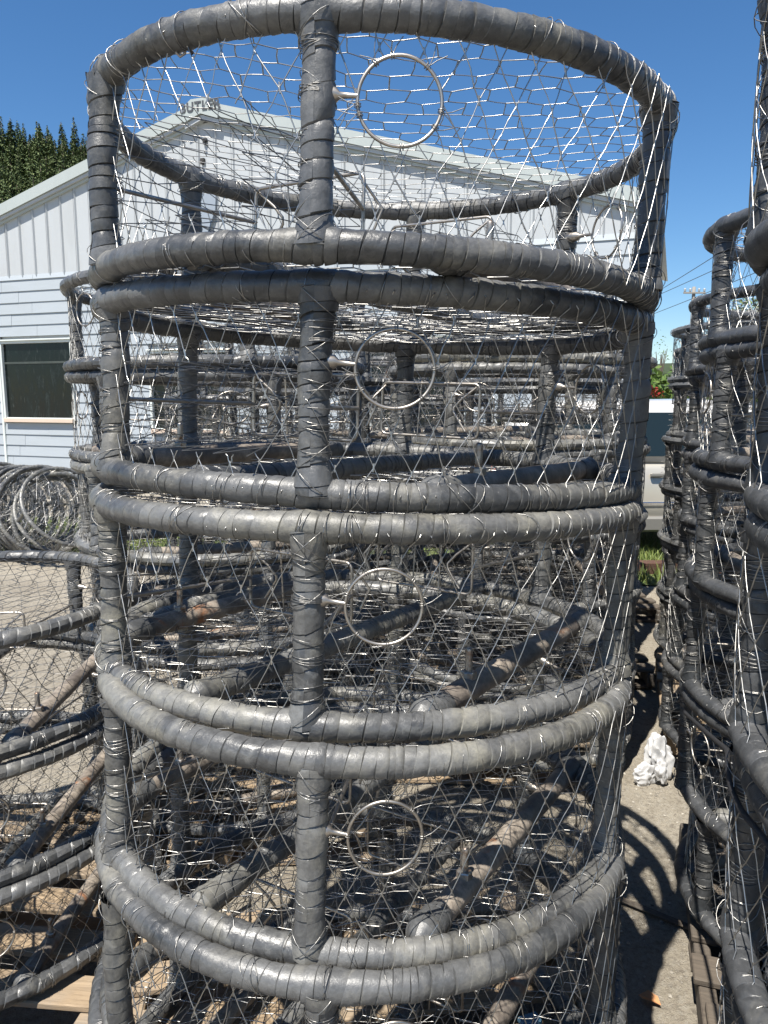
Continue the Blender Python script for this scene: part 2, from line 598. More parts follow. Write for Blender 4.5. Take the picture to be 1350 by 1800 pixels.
# pebbles in the near yard
r = np.random.default_rng(5)
n = 5200
px = np.concatenate([r.uniform(.3, 2.6, 3300), r.uniform(-3.5, 1.2, 1900)])
py = np.concatenate([r.uniform(1.2, 6.2, 3300), r.uniform(1.3, 6.2, 1900)])
sz = .0035 + .011 * r.beta(1.2, 5, n)
bv = np.array([(1, 0, 0), (-1, 0, 0), (0, 1, 0), (0, -1, 0), (0, 0, 1), (0, 0, -.6)], float)
bf = np.array([(0, 2, 4), (2, 1, 4), (1, 3, 4), (3, 0, 4), (2, 0, 5), (1, 2, 5), (3, 1, 5), (0, 3, 5)])
ang = r.uniform(0, 6.28, n)
sc = r.uniform(.6, 1.3, (n, 6, 3))
vv = bv[None] * sc * sz[:, None, None] * np.array([1, 1, .65])
x = vv[..., 0] * np.cos(ang)[:, None] - vv[..., 1] * np.sin(ang)[:, None]
y = vv[..., 0] * np.sin(ang)[:, None] + vv[..., 1] * np.cos(ang)[:, None]
V = np.stack([x + px[:, None], y + py[:, None], vv[..., 2] + (und(px, py) + sz * .25)[:, None]], -1).reshape(-1, 3)
F = (np.arange(n) * 6)[:, None, None] + bf[None]
tag(link('pebbles', mesh_np('pebbles', V, F.reshape(-1, 3), M['pebble'], False, np.repeat(r.uniform(0, 1, n), 6))),
    'small loose stones scattered over the sunlit gravel', 'gravel', kind='stuff')

# lawn strip between yard and building
def lawn_h(X, Y):
    return .035 + .02 * np.sin(X * 1.7) * np.sin(Y * 1.3) + 0 * X
V, F = plane_grid(-9, 14, 7.02, 9.4, 60, 12, lawn_h)
tag(link('lawn_strip', mesh_np('lawn_strip', V, F, M['lawn'])), kind='structure')
r = np.random.default_rng(8)
n = 15000
gx = r.uniform(-7, 6, n); gy = 7.02 + 2.2 * r.beta(1, 1.6, n)
pk = r.random(n) < .22; gx = np.where(pk, r.uniform(1.8, 4.3, n), gx); gy = np.where(pk, r.uniform(6.0, 7.05, n), gy)
h = r.uniform(.05, .15, n) * (.6 + .5 * np.sin(gx * 2.1) ** 2)
a = r.uniform(0, 6.28, n); lean = r.normal(0, .05, (n, 2)); w = r.uniform(.004, .008, n)
base = np.stack([gx, gy, np.full(n, .02)], -1)
dx = np.stack([np.cos(a) * w, np.sin(a) * w, 0 * a], -1)
tip = base + np.stack([lean[:, 0], lean[:, 1], h], -1)
V = np.stack([base - dx, base + dx, tip], 1).reshape(-1, 3)
F = np.arange(3 * n).reshape(-1, 3)
tag(link('grass', mesh_np('grass', V, F, M['blade'], True, np.repeat(r.uniform(0, 1, n), 3))),
    'bright green grass along the far edge of the yard', 'grass', kind='stuff')

V, F = plane_grid(1.75, 4.4, 6.0, 7.03, 30, 10, lambda X, Y: .022 + .006 * np.sin(X * 9) * np.sin(Y * 7))
tag(link('lawn_patch', mesh_np('lawn_patch', V, F, M['lawn'])), kind='structure')
# hillside far behind the building on the left, and a low ridge on the right
def hill_h(X, Y):
    u = (X + 150) / 95.0
    side = 1 / (1 + np.exp((X / np.maximum(Y, 1) + .330) / .008))
    up = np.clip((Y - 120) / 110.0, 0, 1)
    return -2 + 65 * up * side + 2.5 * np.sin(X * .11) * np.sin(Y * .09) * up
V, F = plane_grid(-230, -30, 110, 290, 110, 50, hill_h)
tag(link('wooded_hillside', mesh_np('wooded_hillside', V, F, M['hill'])), kind='structure')
def ridge_h(X, Y):
    return -3 + 26 * np.exp(-((Y - 420) / 60) ** 2) * (.8 + .2 * np.sin(X * .021) + .06 * np.sin(X * .13))
V, F = plane_grid(-40, 520, 300, 540, 90, 20, ridge_h)
tag(link('distant_ridge', mesh_np('distant_ridge', V, F, M['hill'])), kind='structure')

# ------------------------------------------------------------------ building
A = R_(20.5)
bld = thing('warehouse', 'white metal gabled warehouse with blue lap siding below, behind the crab pots', 'building',
            (-2.902, 12.6, 0), (0, 0, -A))
# local frame: +x to the right along the facade, -y towards the yard, z up
PK, SL = .175, .2855
EL, ER = -6.40, 6.60
WT = 5.70                                    # wall height at the ridge (under trim)
def wall_top(x): return WT - SL * abs(x - PK)
r = random.Random(3)
# vertical ribbed panels above, one part each
pw = .305
x = EL
ZB = 3.575
while x < ER - .01:
    x1 = min(x + pw, ER)
    mb = MB()
    xs = [x + .002, x + .03, x + .045, x + .06, x1 - .002]
    ys = [0, 0, -.032, 0, 0]
    dz = r.uniform(-.008, .008); dy = r.uniform(-.0015, .0015)
    Vv = []; Ff = []
    for xx, yy in zip(xs, ys):
        rib = yy < 0
        Vv += [(xx, yy + dy, ZB + dz - (0.012 if rib else 0)), (xx, yy + dy, wall_top(xx) - .02)]
    for i in range(4):
        Ff.append((2 * i, 2 * i + 2, 2 * i + 3, 2 * i + 1))
    # rib bottom closure and a folded hem at the bottom edge
    Ff.append((2, 6, 4))
    k = len(Vv)
    Vv += [(xs[0], .03, ZB + dz), (xs[-1], .03, ZB + dz)]
    Ff.append((0, 8, k + 1, k))
    link('wall_panel', mesh_py('wall_panel', Vv, Ff, M['panel']), bld)
    x = x1
# backing wall (body of the building)
mb = MB()
mb.poly([(EL, .045, 0), (ER, .045, 0), (ER, .045, wall_top(ER)), (PK, .045, WT), (EL, .045, wall_top(EL))], (0, 7.5, 0))
mb.build('building_body', M['panel'], bld)
# lap siding boards below, one part each; two window openings are left in the courses
wins = [(-4.19, -2.66, 1.13, 2.43), (-1.00, .46, .98, 2.20), (2.9, 4.3, 1.05, 2.3)]
exp = .192
z = .06
row = 0
while z < ZB - .02:
    z1 = min(z + exp, ZB + .005)
    cuts = [EL]
    xx = EL + r.uniform(1.2, 3.6)
    spans = []
    lo = EL
    while lo < ER:
        hi = min(lo + r.choice([3.66, 3.05, 2.44]) * r.uniform(.8, 1), ER)
        if ER - hi < .5: hi = ER
        segs = [(lo + .002, hi - .002)]
        for (wx0, wx1, wz0, wz1) in wins:
            if z1 > wz0 - .06 and z < wz1 + .02:
                new = []
                for (a_, b_) in segs:
                    if b_ <= wx0 - .05 or a_ >= wx1 + .05:
                        new.append((a_, b_))
                    else:
                        if a_ < wx0 - .05: new.append((a_, wx0 - .05))
                        if b_ > wx1 + .05: new.append((wx1 + .05, b_))
                segs = new
        spans += [s_ for s_ in segs if s_[1] - s_[0] > .02]
        lo = hi
    for (a_, b_) in spans:
        t = r.uniform(-.002, .002)
        Vv = [(a_, -.024 + t, z), (b_, -.024 + t, z), (b_, -.006 + t, z1 + .012), (a_, -.006 + t, z1 + .012),
              (a_, .0, z), (b_, .0, z), (b_, .004, z1 + .012), (a_, .004, z1 + .012)]
        Ff = [(0, 1, 2, 3), (4, 5, 1, 0), (5, 6, 2, 1), (7, 4, 0, 3), (3, 2, 6, 7)]
        link('siding_board', mesh_py('siding_board', Vv, Ff, M['lap']), bld)
    z = z1
# vertical batten left of the window, corner boards
MB().box(-4.30, -4.25, -.04, .02, .05, 2.5, bev=.004).build('corner_trim', M['wframe'], bld)
MB().box(ER - .06, ER + .03, -.045, .06, .02, wall_top(ER), bev=.004).build('corner_trim', M['trim'], bld)
MB().box(EL - .03, EL + .06, -.045, .06, .02, wall_top(EL), bev=.004).build('corner_trim', M['trim'], bld)
for (x0, x1, z0, z1) in wins:
    w = .045
    f_ = MB()
    f_.box(x0 - w, x0, -.045, .03, z0 - w, z1 + w, bev=.003)
    f_.box(x1, x1 + w, -.045, .03, z0 - w, z1 + w, bev=.003)
    f_.box(x0, x1, -.043, .03, z1, z1 + w, bev=.003)
    f_.box(x0, x1, -.030, .03, z0 - w, z0, bev=.003)
    win = f_.build('window', M['wframe'], bld)
    MB().box(x0, x1, .010, .018, z0, z1).build('pane', M['glass'], win)
    zr = z0 + (z1 - z0) * .74
    MB().box(x0 + .002, x1 - .002, .0, .0095, zr - .018, zr + .018, bev=.003).build('pane_bar', M['panebar'], win)  # thin dark bar across the pane
    MB().box(x0 - .02, x1 + .02, -.085, -.032, z0 - .085, z0 - .012, bev=.006).build('sill', M['sill'], win)
    fl = MB().box(x0 - .06, x1 + .06, -.075, .0, z1 + w, z1 + w + .025, bev=.004)
    fl.build('drip_cap', M['wframe'], win)
# rake trim: fascia band along both slopes
def rake(xa, xb, z_off0, z_off1, y0, y1, name, mat):
    za, zb = WT - SL * abs(xa - PK), WT - SL * abs(xb - PK)
    MB().poly([(xa, y0, za + z_off0), (xb, y0, zb + z_off0), (xb, y0, zb + z_off1), (xa, y0, za + z_off1)], (0, y1 - y0, 0)).build(name, mat, bld)
OV = .12
for (xa, xb) in ((EL - .15, PK - .3), (PK + .3, ER + .15)):
    rake(xa, xb, .055, .235, -OV, .0, 'rake_trim', M['trim'])
    rake(xa, xb, .0, .05, -OV + .03, .0, 'rake_trim', M['panel'])
    rake(xa, xb, -.05, -.004, -.045, .0, 'rake_trim', M['trim'])
# ridge cap plate bent over the peak
zc = WT - SL * .3
MB().poly([(PK - .3, -OV - .012, zc + .03), (PK, -OV - .012, WT + .045), (PK + .3, -OV - .012, zc + .03),
           (PK + .33, -OV - .012, zc + .24), (PK + .16, -OV - .012, WT + .262), (PK - .16, -OV - .012, WT + .262), (PK - .33, -OV - .012, zc + .24)],
          (0, .14, 0)).build('ridge_plate', M['trim'], bld)
MB().poly([(PK - .3, -OV + .02, zc - .05), (PK, -OV + .02, WT - .035), (PK + .3, -OV + .02, zc - .05),
           (PK + .3, -OV + .02, zc + .02), (PK, -OV + .02, WT + .035), (PK - .3, -OV + .02, zc + .02)],
          (0, .10, 0)).build('ridge_trim', M['panel'], bld)
# lettering on the ridge plate
cu = bpy.data.curves.new('sign_lettering', 'FONT')
cu.body = 'BUTLER'; cu.size = .19; cu.extrude = .004; cu.align_x = 'CENTER'
cu.offset = .004; cu.space_character = 1.12
to = bpy.data.objects.new('tmp_text', cu)
COL.objects.link(to)
bpy.context.view_layer.update()
dg = bpy.context.evaluated_depsgraph_get()
tm = bpy.data.meshes.new_from_object(to.evaluated_get(dg))
bpy.data.objects.remove(to)
tm.name = 'sign_lettering'
tm.materials.clear(); tm.materials.append(M['letter'])
link('sign_lettering', tm, bld, (PK + .0, -OV - .018, WT + .085), (PI / 2, 0, 0))
# roof slabs and side eaves
for sgn, e_ in ((-1, EL - .25), (1, ER + .25)):
    za = WT + .24; zb = za - SL * abs(e_ - PK)
    MB().poly([(PK, -OV + .03, za), (e_, -OV + .03, zb), (e_, -OV + .03, zb - .03), (PK, -OV + .03, za - .03)], (0, 7.9, 0)).build('roof', M['roof'], bld)
# flat grey plate with a slanted lower corner and two small brackets on the gable
MB().poly([(-.02, -.001, 4.60), (.36, -.001, 4.60), (.34, -.001, 4.35), (.19, -.001, 4.03), (-.02, -.001, 4.03)], (0, -.06, 0)).build('gable_plate', M['gable_grey'], bld)
for (bx, bz) in ((.177, 5.369), (.124, 5.084)):
    m_ = MB(); m_.box(bx - .035, bx + .035, -.05, -.002, bz, bz + .05, bev=.006); m_.box(bx - .02, bx + .015, -.07, -.01, bz - .045, bz - .002, bev=.006)
    m_.build('light_bracket', M['dark'], bld)

# ------------------------------------------------------------------ crab pots
PR, PH, TR = .5, .2829, .0202               # ring radius, height between ring centres, tube radius
POST_AZ = [0, 70, 132, 179, 247, 311]
def az_pt(a, r, z):
    return np.stack([r * np.sin(a), -r * np.cos(a), z * np.ones_like(a)], -1)

def ring_axis(z, seed):
    rr = np.random.default_rng(seed)
    p = rr.uniform(0, 6.28, 4)
    def f(s):
        a = s / PR
        rad = PR + .003 * np.sin(2 * a + p[0]) + .002 * np.sin(3 * a + p[1])
        zz = z + .0025 * np.sin(2 * a + p[2])
        C = np.stack([rad * np.sin(a), -rad * np.cos(a), zz], -1)
        N = np.stack([np.sin(a), -np.cos(a), 0 * a], -1)
        B = np.zeros_like(N); B[..., 2] = 1
        return C, N, B
    return f
def ring_r(s):
    a = np.degrees(s / PR) % 360
    d = np.min(np.abs((a[..., None] - np.array(POST_AZ) + 180) % 360 - 180), -1) * PI / 180 * PR
    return TR + .0035 * np.exp(-(d / .028) ** 2)
def post_axis(seed):
    rr = np.random.default_rng(seed)
    b1, b2 = rr.normal(0, .003, 2)
    def f(s):
        t = s / PH
        C = np.stack([b1 * np.sin(PI * t), -PR + b2 * np.sin(PI * t), s], -1)
        N = np.zeros_like(C); N[..., 1] = 1
        B = np.zeros_like(C); B[..., 0] = -1
        return C, N, B
    return f
def post_r(s):
    d = np.minimum(s, PH - s)
    return TR * 1.02 + .0085 * np.exp(-(d / .030) ** 2) + .0022 * np.exp(-((s - .175) / .014) ** 2)

def loops(cfun, n, seed, seg=20, rad=.0009):
    pass

def ring_loops(z, seed, count, seg, minor):
    rr = np.random.default_rng(seed)
    P = []
    a = 0.0
    while a < 2 * PI:
        a += rr.exponential(2 * PI / count) + .01
        k = rr.choice([1, 1, 1, 2, 3])
        for q in range(k):
            a0 = a + q * rr.uniform(.006, .014)
            th = np.linspace(0, 2 * PI, seg + 1)
            tl = rr.normal(0, .010) ; ph = rr.uniform(0, 6.28); dr = rr.uniform(-.004, .010)
            aa = a0 + (tl * np.sin(th + ph) + dr * (th / (2 * PI) - .5)) / PR
            base = float(ring_r(np.array((a0 % (2 * PI)) * PR))) + minor
            rad = PR + base * np.cos(th + PI)
            P.append(np.stack([rad * np.sin(aa), -rad * np.cos(aa), z + base * np.sin(th + PI)], -1))
    return P
def post_loops(az, seed, seg, minor):
    rr = np.random.default_rng(seed)
    P = []
    zs = []
    for c0, k in ((.20, 5), (.105, 3), (.06, 2), (.145, 2), (.235, 2)):
        c1 = c0 + rr.normal(0, .010)
        for q in range(max(1, k + rr.integers(-1, 2))):
            zs.append(c1 + rr.normal(0, .0045))
    for q in range(4):
        zs.append(rr.uniform(.03, .25))
    for z0 in zs:
        th = np.linspace(0, 2 * PI, seg + 1)
        tl = rr.normal(0, .004) if rr.random() < .75 else rr.normal(0, .016)
        zz = z0 + tl * np.sin(th + rr.uniform(-1, 1))
        rad = post_r(np.clip(zz, 0, PH)) + minor
        x = rad * np.sin(th); y = -PR - rad * np.cos(th)
        c_, s_ = math.cos(az), math.sin(az)
        P.append(np.stack([c_ * x - s_ * y, s_ * x + c_ * y, zz], -1))
    # crossed ties over the joints
    for zc, sg in ((0.006, 1), (PH - .006, -1)):
        for tilt in ((.75, -.65) if (seed + (sg > 0)) % 3 == 0 else (.7,) if seed % 2 else (-.7,)):
            th = np.linspace(0, 2 * PI, seg + 1)
            rad = TR * 1.42 + .004
            u = rad * np.cos(th); v = rad * np.sin(th)
            x = v * math.cos(tilt); z = v * math.sin(tilt) + zc + sg * .013
            y = -PR - u
            c_, s_ = math.cos(az), math.sin(az)
            P.append(np.stack([c_ * x - s_ * y, s_ * x + c_ * y, z], -1))
    return P

ESC = [(R_(12.0), .178), (R_(117), .178)]      # escape ring centres (azimuth, height)
ER_ = .0535
TUN = [-24.5, 155.5]                                 # azimuth of the two entrance tunnels (deg)

def side_net(seed, ncol, segs, ns, wr, outer):
    rr = np.random.default_rng(seed)
    nrow = 6
    W = 2 * PI * PR
    cw = W / ncol
    jit = rr.normal(0, .0028, (nrow + 1, ncol, 2))
    jit[0, :, 1] = 0; jit[nrow, :, 1] = 0
    def node(k, j):
        q = jit[k, j % ncol]
        return np.array([(j + .5 * (k % 2)) * cw + q[0], -.012 + (PH + .024) * k / nrow + q[1]])
    def inside(p):
        for (a, z) in ESC:
            d = ((p[0] - a * PR + W / 2) % W - W / 2, p[1] - z)
            if d[0] ** 2 + d[1] ** 2 < ER_ ** 2: return ('e', a * PR, z)
        for tz in TUN:
            d = ((p[0] - R_(tz) * PR + W / 2) % W - W / 2)
            if abs(d) < .125 and .05 < p[1] < .18: return ('t', 0, 0)
        return None
    def clip(pin, pout, h):
        lo, hi = 0.0, 1.0
        for _ in range(14):
            m = .5 * (lo + hi)
            if inside(pin + (pout - pin) * m): lo = m
            else: hi = m
        return pin + (pout - pin) * hi
    edges = []; knots = []
    for k in range(nrow):
        for j in range(ncol):
            a = node(k, j)
            if k % 2 == 0: js = (j - 1, j)
            else: js = (j, j + 1)
            for jj in js:
                b = node(k + 1, jj)
                # unwrap
                b = b.copy()
                while b[0] - a[0] > W / 2: b[0] -= W
                while b[0] - a[0] < -W / 2: b[0] += W
                ia, ib = inside(a), inside(b)
                if ia and ib: continue
                p, q = a, b
                if ia: p = clip(a, b, ia)
                elif ib: q = clip(b, a, ib)
                edges.append((p, q))
            if not inside(a) and k > 0: knots.append(a)
    E0 = np.array([e[0] for e in edges]); E1 = np.array([e[1] for e in edges])
    t = np.linspace(0, 1, segs + 1)
    pts = E0[:, None] + (E1 - E0)[:, None] * t[None, :, None]
    wob = rr.normal(0, .0008, pts.shape); wob[:, 0] = 0; wob[:, -1] = 0
    pts = pts + wob
    ph = rr.uniform(0, 6.28, 4)
    def to3(w, z):
        a = w / PR
        ad = (np.degrees(a) + 180) % 360 - 180
        blend = 1 / (1 + np.exp(-(ad - 46) / 3.0)) * 1 / (1 + np.exp((ad - 80) / 3.0))
        out = -.001 + outer * np.clip(blend, 0, 1)
        edge = np.minimum(np.abs(z), np.abs(PH - z))
        out = out + (TR + .001 - out) * np.exp(-(edge / .012) ** 2)
        sagm = np.sin(np.clip(z / PH, 0, 1) * PI)
        out = out + .004 * sagm * np.sin(5 * a + ph[0]) + .003 * sagm * np.sin(11 * a + ph[1])
        rad = PR + out
        return np.stack([rad * np.sin(a), -rad * np.cos(a), z], -1)
    P = to3(pts[..., 0], pts[..., 1])
    rad_e = np.repeat(wr * rr.uniform(.85, 1.35, len(P)), segs)
    A0 = P[:, :-1].reshape(-1, 3); A1 = P[:, 1:].reshape(-1, 3)
    K = np.array(knots)
    ks = rr.uniform(.003, .007, len(K))
    K0 = to3(K[:, 0] + rr.normal(0, .0008, len(K)), K[:, 1] - ks); K1 = to3(K[:, 0], K[:, 1] + ks)
    P0 = np.concatenate([A0, K0]); P1 = np.concatenate([A1, K1])
    rads = np.concatenate([rad_e, np.full(len(K), wr * 1.8)])
    return tubes(P0, P1, rads, ns)

def disc_net(seed, z, cell, segs, ns, wr, sag, rot):
    rr = np.random.default_rng(seed)
    R0 = PR - .010
    ny = int(2 * R0 / (cell * .8)) + 2
    dx = cell
    rows = []
    lines = []
    ph = rr.uniform(0, 6.28, 6)
    nodes = {}
    for k in range(-ny // 2, ny // 2 + 1):
        for i in range(-int(R0 / (dx * .5)) - 2, int(R0 / (dx * .5)) + 3):
            up = (i + k) % 2
            nodes[(k, i)] = np.array([i * dx * .55 + rr.normal(0, .0024), k * cell * .8 + (.0042 if up else -.0042) + rr.normal(0, .0018)])
    edges = []
    for (k, i), p in nodes.items():
        q = nodes.get((k, i + 1))
        if q is not None: edges.append((p, q, 1.0))
        if (i + k) % 2 == 1:
            q = nodes.get((k + 1, i))
            if q is not None: edges.append((p, q, 1.25))
    E = []
    for p, q, w in edges:
        rp, rq = np.hypot(*p), np.hypot(*q)
        if rp > R0 and rq > R0: continue
        if rp > R0 or rq > R0:
            a, b = (p, q) if rp < rq else (q, p)
            for _ in range(12):
                m = (a + b) / 2
                if np.hypot(*m) < R0: a = m
                else: b = m
            p, q = (p, b) if rp < rq else (q, b)
        E.append((p, q, w))
    E0 = np.array([e[0] for e in E]); E1 = np.array([e[1] for e in E]); w = np.array([e[2] for e in E])
    t = np.linspace(0, 1, segs + 1)
    pts = E0[:, None] + (E1 - E0)[:, None] * t[None, :, None]
    wob = rr.normal(0, .0009, pts.shape); wob[:, 0] = 0; wob[:, -1] = 0
    pts = pts + wob
    X, Y = pts[..., 0], pts[..., 1]
    rad = np.hypot(X, Y)
    zz = z - sag * (1 - (rad / R0) ** 2) + .006 * np.sin(X * 14 + ph[0]) * np.sin(Y * 12 + ph[1]) * (1 - (rad / R0) ** 4)
    zz = zz + rr.normal(0, .0008, zz.shape) * 0
    c, s = math.cos(rot), math.sin(rot)
    P = np.stack([c * X - s * Y, s * X + c * Y, zz], -1)
    P0 = P[:, :-1].reshape(-1, 3); P1 = P[:, 1:].reshape(-1, 3)
    return tubes(P0, P1, np.repeat(wr * w * rr.uniform(.9, 1.25, len(w)), segs), ns)

def local_tunnel(a_deg):
    """matrix-like frame: centre of panel chord, u along the chord (towards larger azimuth), n inward"""
    a = R_(a_deg)
    n = np.array([-math.sin(a), math.cos(a), 0]); u = np.array([math.cos(a), math.sin(a), 0])
    return n, u
def tun_rect(a_deg, inn, hw, z0, z1, m, sh=0.0):
    n, u = local_tunnel(a_deg)
    c = -n * (PR * math.cos(R_(25))) + n * inn + u * sh
    per = []
    k = m // 4
    for i in range(k): per.append((-hw + 2 * hw * i / k, z0))
    for i in range(k): per.append((hw, z0 + (z1 - z0) * i / k))
    for i in range(k): per.append((hw - 2 * hw * i / k, z1))
    for i in range(k): per.append((-hw, z1 - (z1 - z0) * i / k))
    return np.array([c + u * a + np.array([0, 0, 1]) * b for a, b in per])

def tunnel_net(seed, ns, wr, a_deg):
    rr = np.random.default_rng(seed)
    S0 = []; S1 = []
    if True:
        m = 16
        O = tun_rect(a_deg, -.050, .125, .05, .18, m); I = tun_rect(a_deg, .275, .115, .066, .174, m, -.032)
        nk = 4
        def pt(k, i):
            i0 = i + .5 * (k % 2)
            a = int(math.floor(i0)); f = i0 - a
            o = O[a % m] * (1 - f) + O[(a + 1) % m] * f; q = I[a % m] * (1 - f) + I[(a + 1) % m] * f
            return o + (q - o) * (k / nk)
        J = {}
        for k in range(nk + 1):
            for i in range(m):
                J[(k, i)] = pt(k, i) + (rr.normal(0, .004, 3) if 0 < k < nk else 0)
        for k in range(nk):
            for i in range(m):
                for d in ((0, -1) if k % 2 == 0 else (0, 1)):
                    S0.append(J[(k, i)]); S1.append(J[(k + 1, (i + d) % m)])
    return tubes(np.array(S0), np.array(S1), wr, ns)

def tunnel_frame(ns):
    """steel rod frames with a stay to the post: list of polylines, radius"""
    out = []
    for a_deg in TUN:
        n, u = local_tunnel(a_deg)
        c = -n * (PR * math.cos(R_(25))) + n * .275 - u * .032
        zv = np.array([0, 0, 1.0])
        hw, z0, z1 = .120, .062, .178
        P = []
        for (sx, sz, a0) in ((1, 1, 0), (-1, 1, 90), (-1, -1, 180), (1, -1, 270)):
            for q in range(5):
                t = R_(a0 + 22.5 * q); rc = .014
                P.append(c + u * (sx * (hw - rc) + rc * math.cos(t)) + zv * ((z1 - rc if sz > 0 else z0 + rc) + rc * math.sin(t)))
        out.append(('ring', np.array(P)))
        # stays from the two posts of the panel
        for sg in (-1, 1):
            pz = R_(min(POST_AZ + [360], key=lambda q: abs((q - a_deg - sg * 25 + 180) % 360 - 180)))
            post = np.array([PR * math.sin(pz), -PR * math.cos(pz), 0])
            out.append(('rod', np.array([post + zv * .122 + n * .005, c + u * sg * hw * 1.0 + zv * .120])))
    return out
def trigger_wires(a_deg):
    n, u = local_tunnel(a_deg)
    c = -n * (PR * math.cos(R_(25))) + n * .275 - u * .032 + np.array([0, 0, .019])
    zv = np.array([0, 0, 1.0])
    out = []
    for t in (-.045, .02):
        out.append(np.array([c + u * t + zv * .165, c + u * t + zv * .03 + n * .012]))
    # bent trigger arm at the end of the frame
    out.append(np.array([c - u * .112 + zv * .152, c - u * .085 + zv * .128 + n * .01, c - u * .068 + zv * .108 + n * .015, c - u * .07 + zv * .098 + n * .018, c - u * .10 + zv * .058 + n * .02]))
    out.append(np.array([c + u * .112 + zv * .152, c + u * .12 + zv * .128 + n * .03, c + u * .135 + zv * .108 + n * .035, c + u * .12 + zv * .07 + n * .03]))
    return out

BDIR = np.array([.4305, .9026, 0]); BNRM = np.array([.9026, -.4305, 0])
def bar_ends(off, rr_):
    h = math.sqrt(rr_ ** 2 - off ** 2)
    return BNRM * off - BDIR * h, BNRM * off + BDIR * h

def make_pot(q, seed, mats, full=True):
    """q: dict of resolutions.  returns the thing (Empty) with its parts"""
    rub = mats
    pot = thing('crab_pot', '', 'crab pot')
    rb = {'ring': q['ring'], 'n': q['nseg'], 'TL': q['TL']}
    for nm, z, sd in (('lower_ring', 0.0, 1), ('upper_ring', PH, 2)):
        V, F, T = wrapped(ring_axis(z, seed * 7 + sd), 2 * PI * PR, ring_r, rb['ring'], rb['n'], True, seed * 31 + sd, TL=rb['TL'])
        link(nm, mesh_np(nm, V, F, M['rubber_mud'] if nm == 'lower_ring' and rub == M['rubber_old'] else rub, True, T), pot)
    pm = []
    for k in range(q['posts']):
        V, F, T = wrapped(post_axis(seed * 13 + k), PH, post_r, q['ring'] * 1.25, rb['n'], False, seed * 17 + k, TL=rb['TL'])
        pm.append(mesh_np('post', V, F, rub, True, T))
    for k, a in enumerate(POST_AZ):
        link('post', pm[(k + seed) % len(pm)], pot, None, (0, 0, R_(a)))
    # cross bar (wrapped) and two bare weight bars
    a, b = bar_ends(.014, PR - .004)
    L = float(np.linalg.norm(b - a))
    def ax(s, a=a, d=(b - a) / L):
        C = a + s[..., None] * d + np.array([0, 0, .004])
        N = np.broadcast_to(np.array([0, 0, -1.0]), C.shape); B = np.broadcast_to(np.cross(d, [0, 0, -1.0]), C.shape)
        return C, N, B
    V, F, T = wrapped(ax, L, lambda s: np.minimum(TR * .95 + .005 * (np.exp(-(s / .05) ** 2) + np.exp(-((L - s) / .05) ** 2)), .004 + 1.1 * np.minimum(s, L - s)), q['ring'] * 1.2, rb['n'], False, seed * 19, TL=rb['TL'])
    link('cross_bar', mesh_np('cross_bar', V, F, rub, True, T), pot)
    for off in (.337, -.337):
        a, b = bar_ends(off, PR - .008)
        L = float(np.linalg.norm(b - a)); d = (b - a) / L
        ts = np.linspace(0, 1, 12)
        P = a + (b - a) * (.03 + .94 * ts[:, None]) + np.array([0, 0, .006])
        V, F = sweep(P, .0205 + .0006 * np.sin(ts * 31 + seed), max(8, rb['n']), False)
        w = link('weight_bar', mesh_np('weight_bar', V, F, M['weight']), pot)
        # rubber boots where the bar meets the ring
        for bi, (p, dd) in enumerate(((a, d), (b, -d))):
            def ax2(s, p=p, dd=dd):
                C = p + s[..., None] * dd + np.array([0, 0, .005])
                N = np.broadcast_to(np.array([0, 0, -1.0]), C.shape); B = np.broadcast_to(np.cross(dd, [0, 0, -1.0]), C.shape)
                return C, N, B
            V, F, T = wrapped(ax2, .085, lambda s: np.interp(s, [0, .008, .02, .035, .06, .083, .088], [.004, .016, .0235, .0265, .0245, .0222, .0198]), q['ring'] * 1.3, rb['n'], False, seed * 23 + bi + (7 if off > 0 else 0), TL=rb['TL'])
            link('rubber_boot', mesh_np('rubber_boot', V, F, M['rubber'], True, T), w)
        # threaded stud with nut
        bp = a + d * .165
        mb = MB()
        pr = []
        z0 = .020
        nth = q['thread']
        pr.append((.0062, z0))
        for i in range(nth):
            zz = z0 + .012 + (.052 - .012) * i / nth
            pr.append((.0065, zz)); pr.append((.0054, zz + .5 * .04 / nth))
        pr.append((.006, z0 + .052)); pr.append((.0035, z0 + .055))
        mb.lathe(pr, 10, Matrix.Translation((bp[0], bp[1], 0)))
        bo = mb.build('bolt', M['bolt'], w, True)
        mb = MB(); mb.lathe([(.0125, .022), (.0132, .024), (.0132, .034), (.0118, .036)], 6, Matrix.Translation((bp[0], bp[1], 0)))
        mb.build('nut', M['bolt'], w)
    # escape rings with a stub to the post
    for (a, z), pa in zip(ESC, (0, 132)):
        sgn = 1 if pa == 0 else -1
        th = np.linspace(0, 2 * PI, q['esc'], endpoint=False)
        rc = PR + .006
        aa = a + ER_ * np.cos(th) / rc
        P = np.stack([rc * np.sin(aa), -rc * np.cos(aa), z + ER_ * np.sin(th)], -1)
        V, F = sweep(P, .0024, q['rodn'], True)
        pa_ = R_(pa)
        p0 = np.array([PR * math.sin(pa_), -PR * math.cos(pa_), z + .008]); aq = a - sgn * ER_ / rc
        p1 = np.array([rc * math.sin(aq), -rc * math.cos(aq), z + .004])
        V2, F2 = sweep(np.array([p0 + (p1 - p0) * t for t in (0, .45, .55, .8, 1)]), [.011, .010, .0045, .0035, .003], q['rodn'])
        link('escape_ring', mesh_np('escape_ring', np.concatenate([V, V2]), np.concatenate([F, F2 + len(V)]), M['rod']), pot)
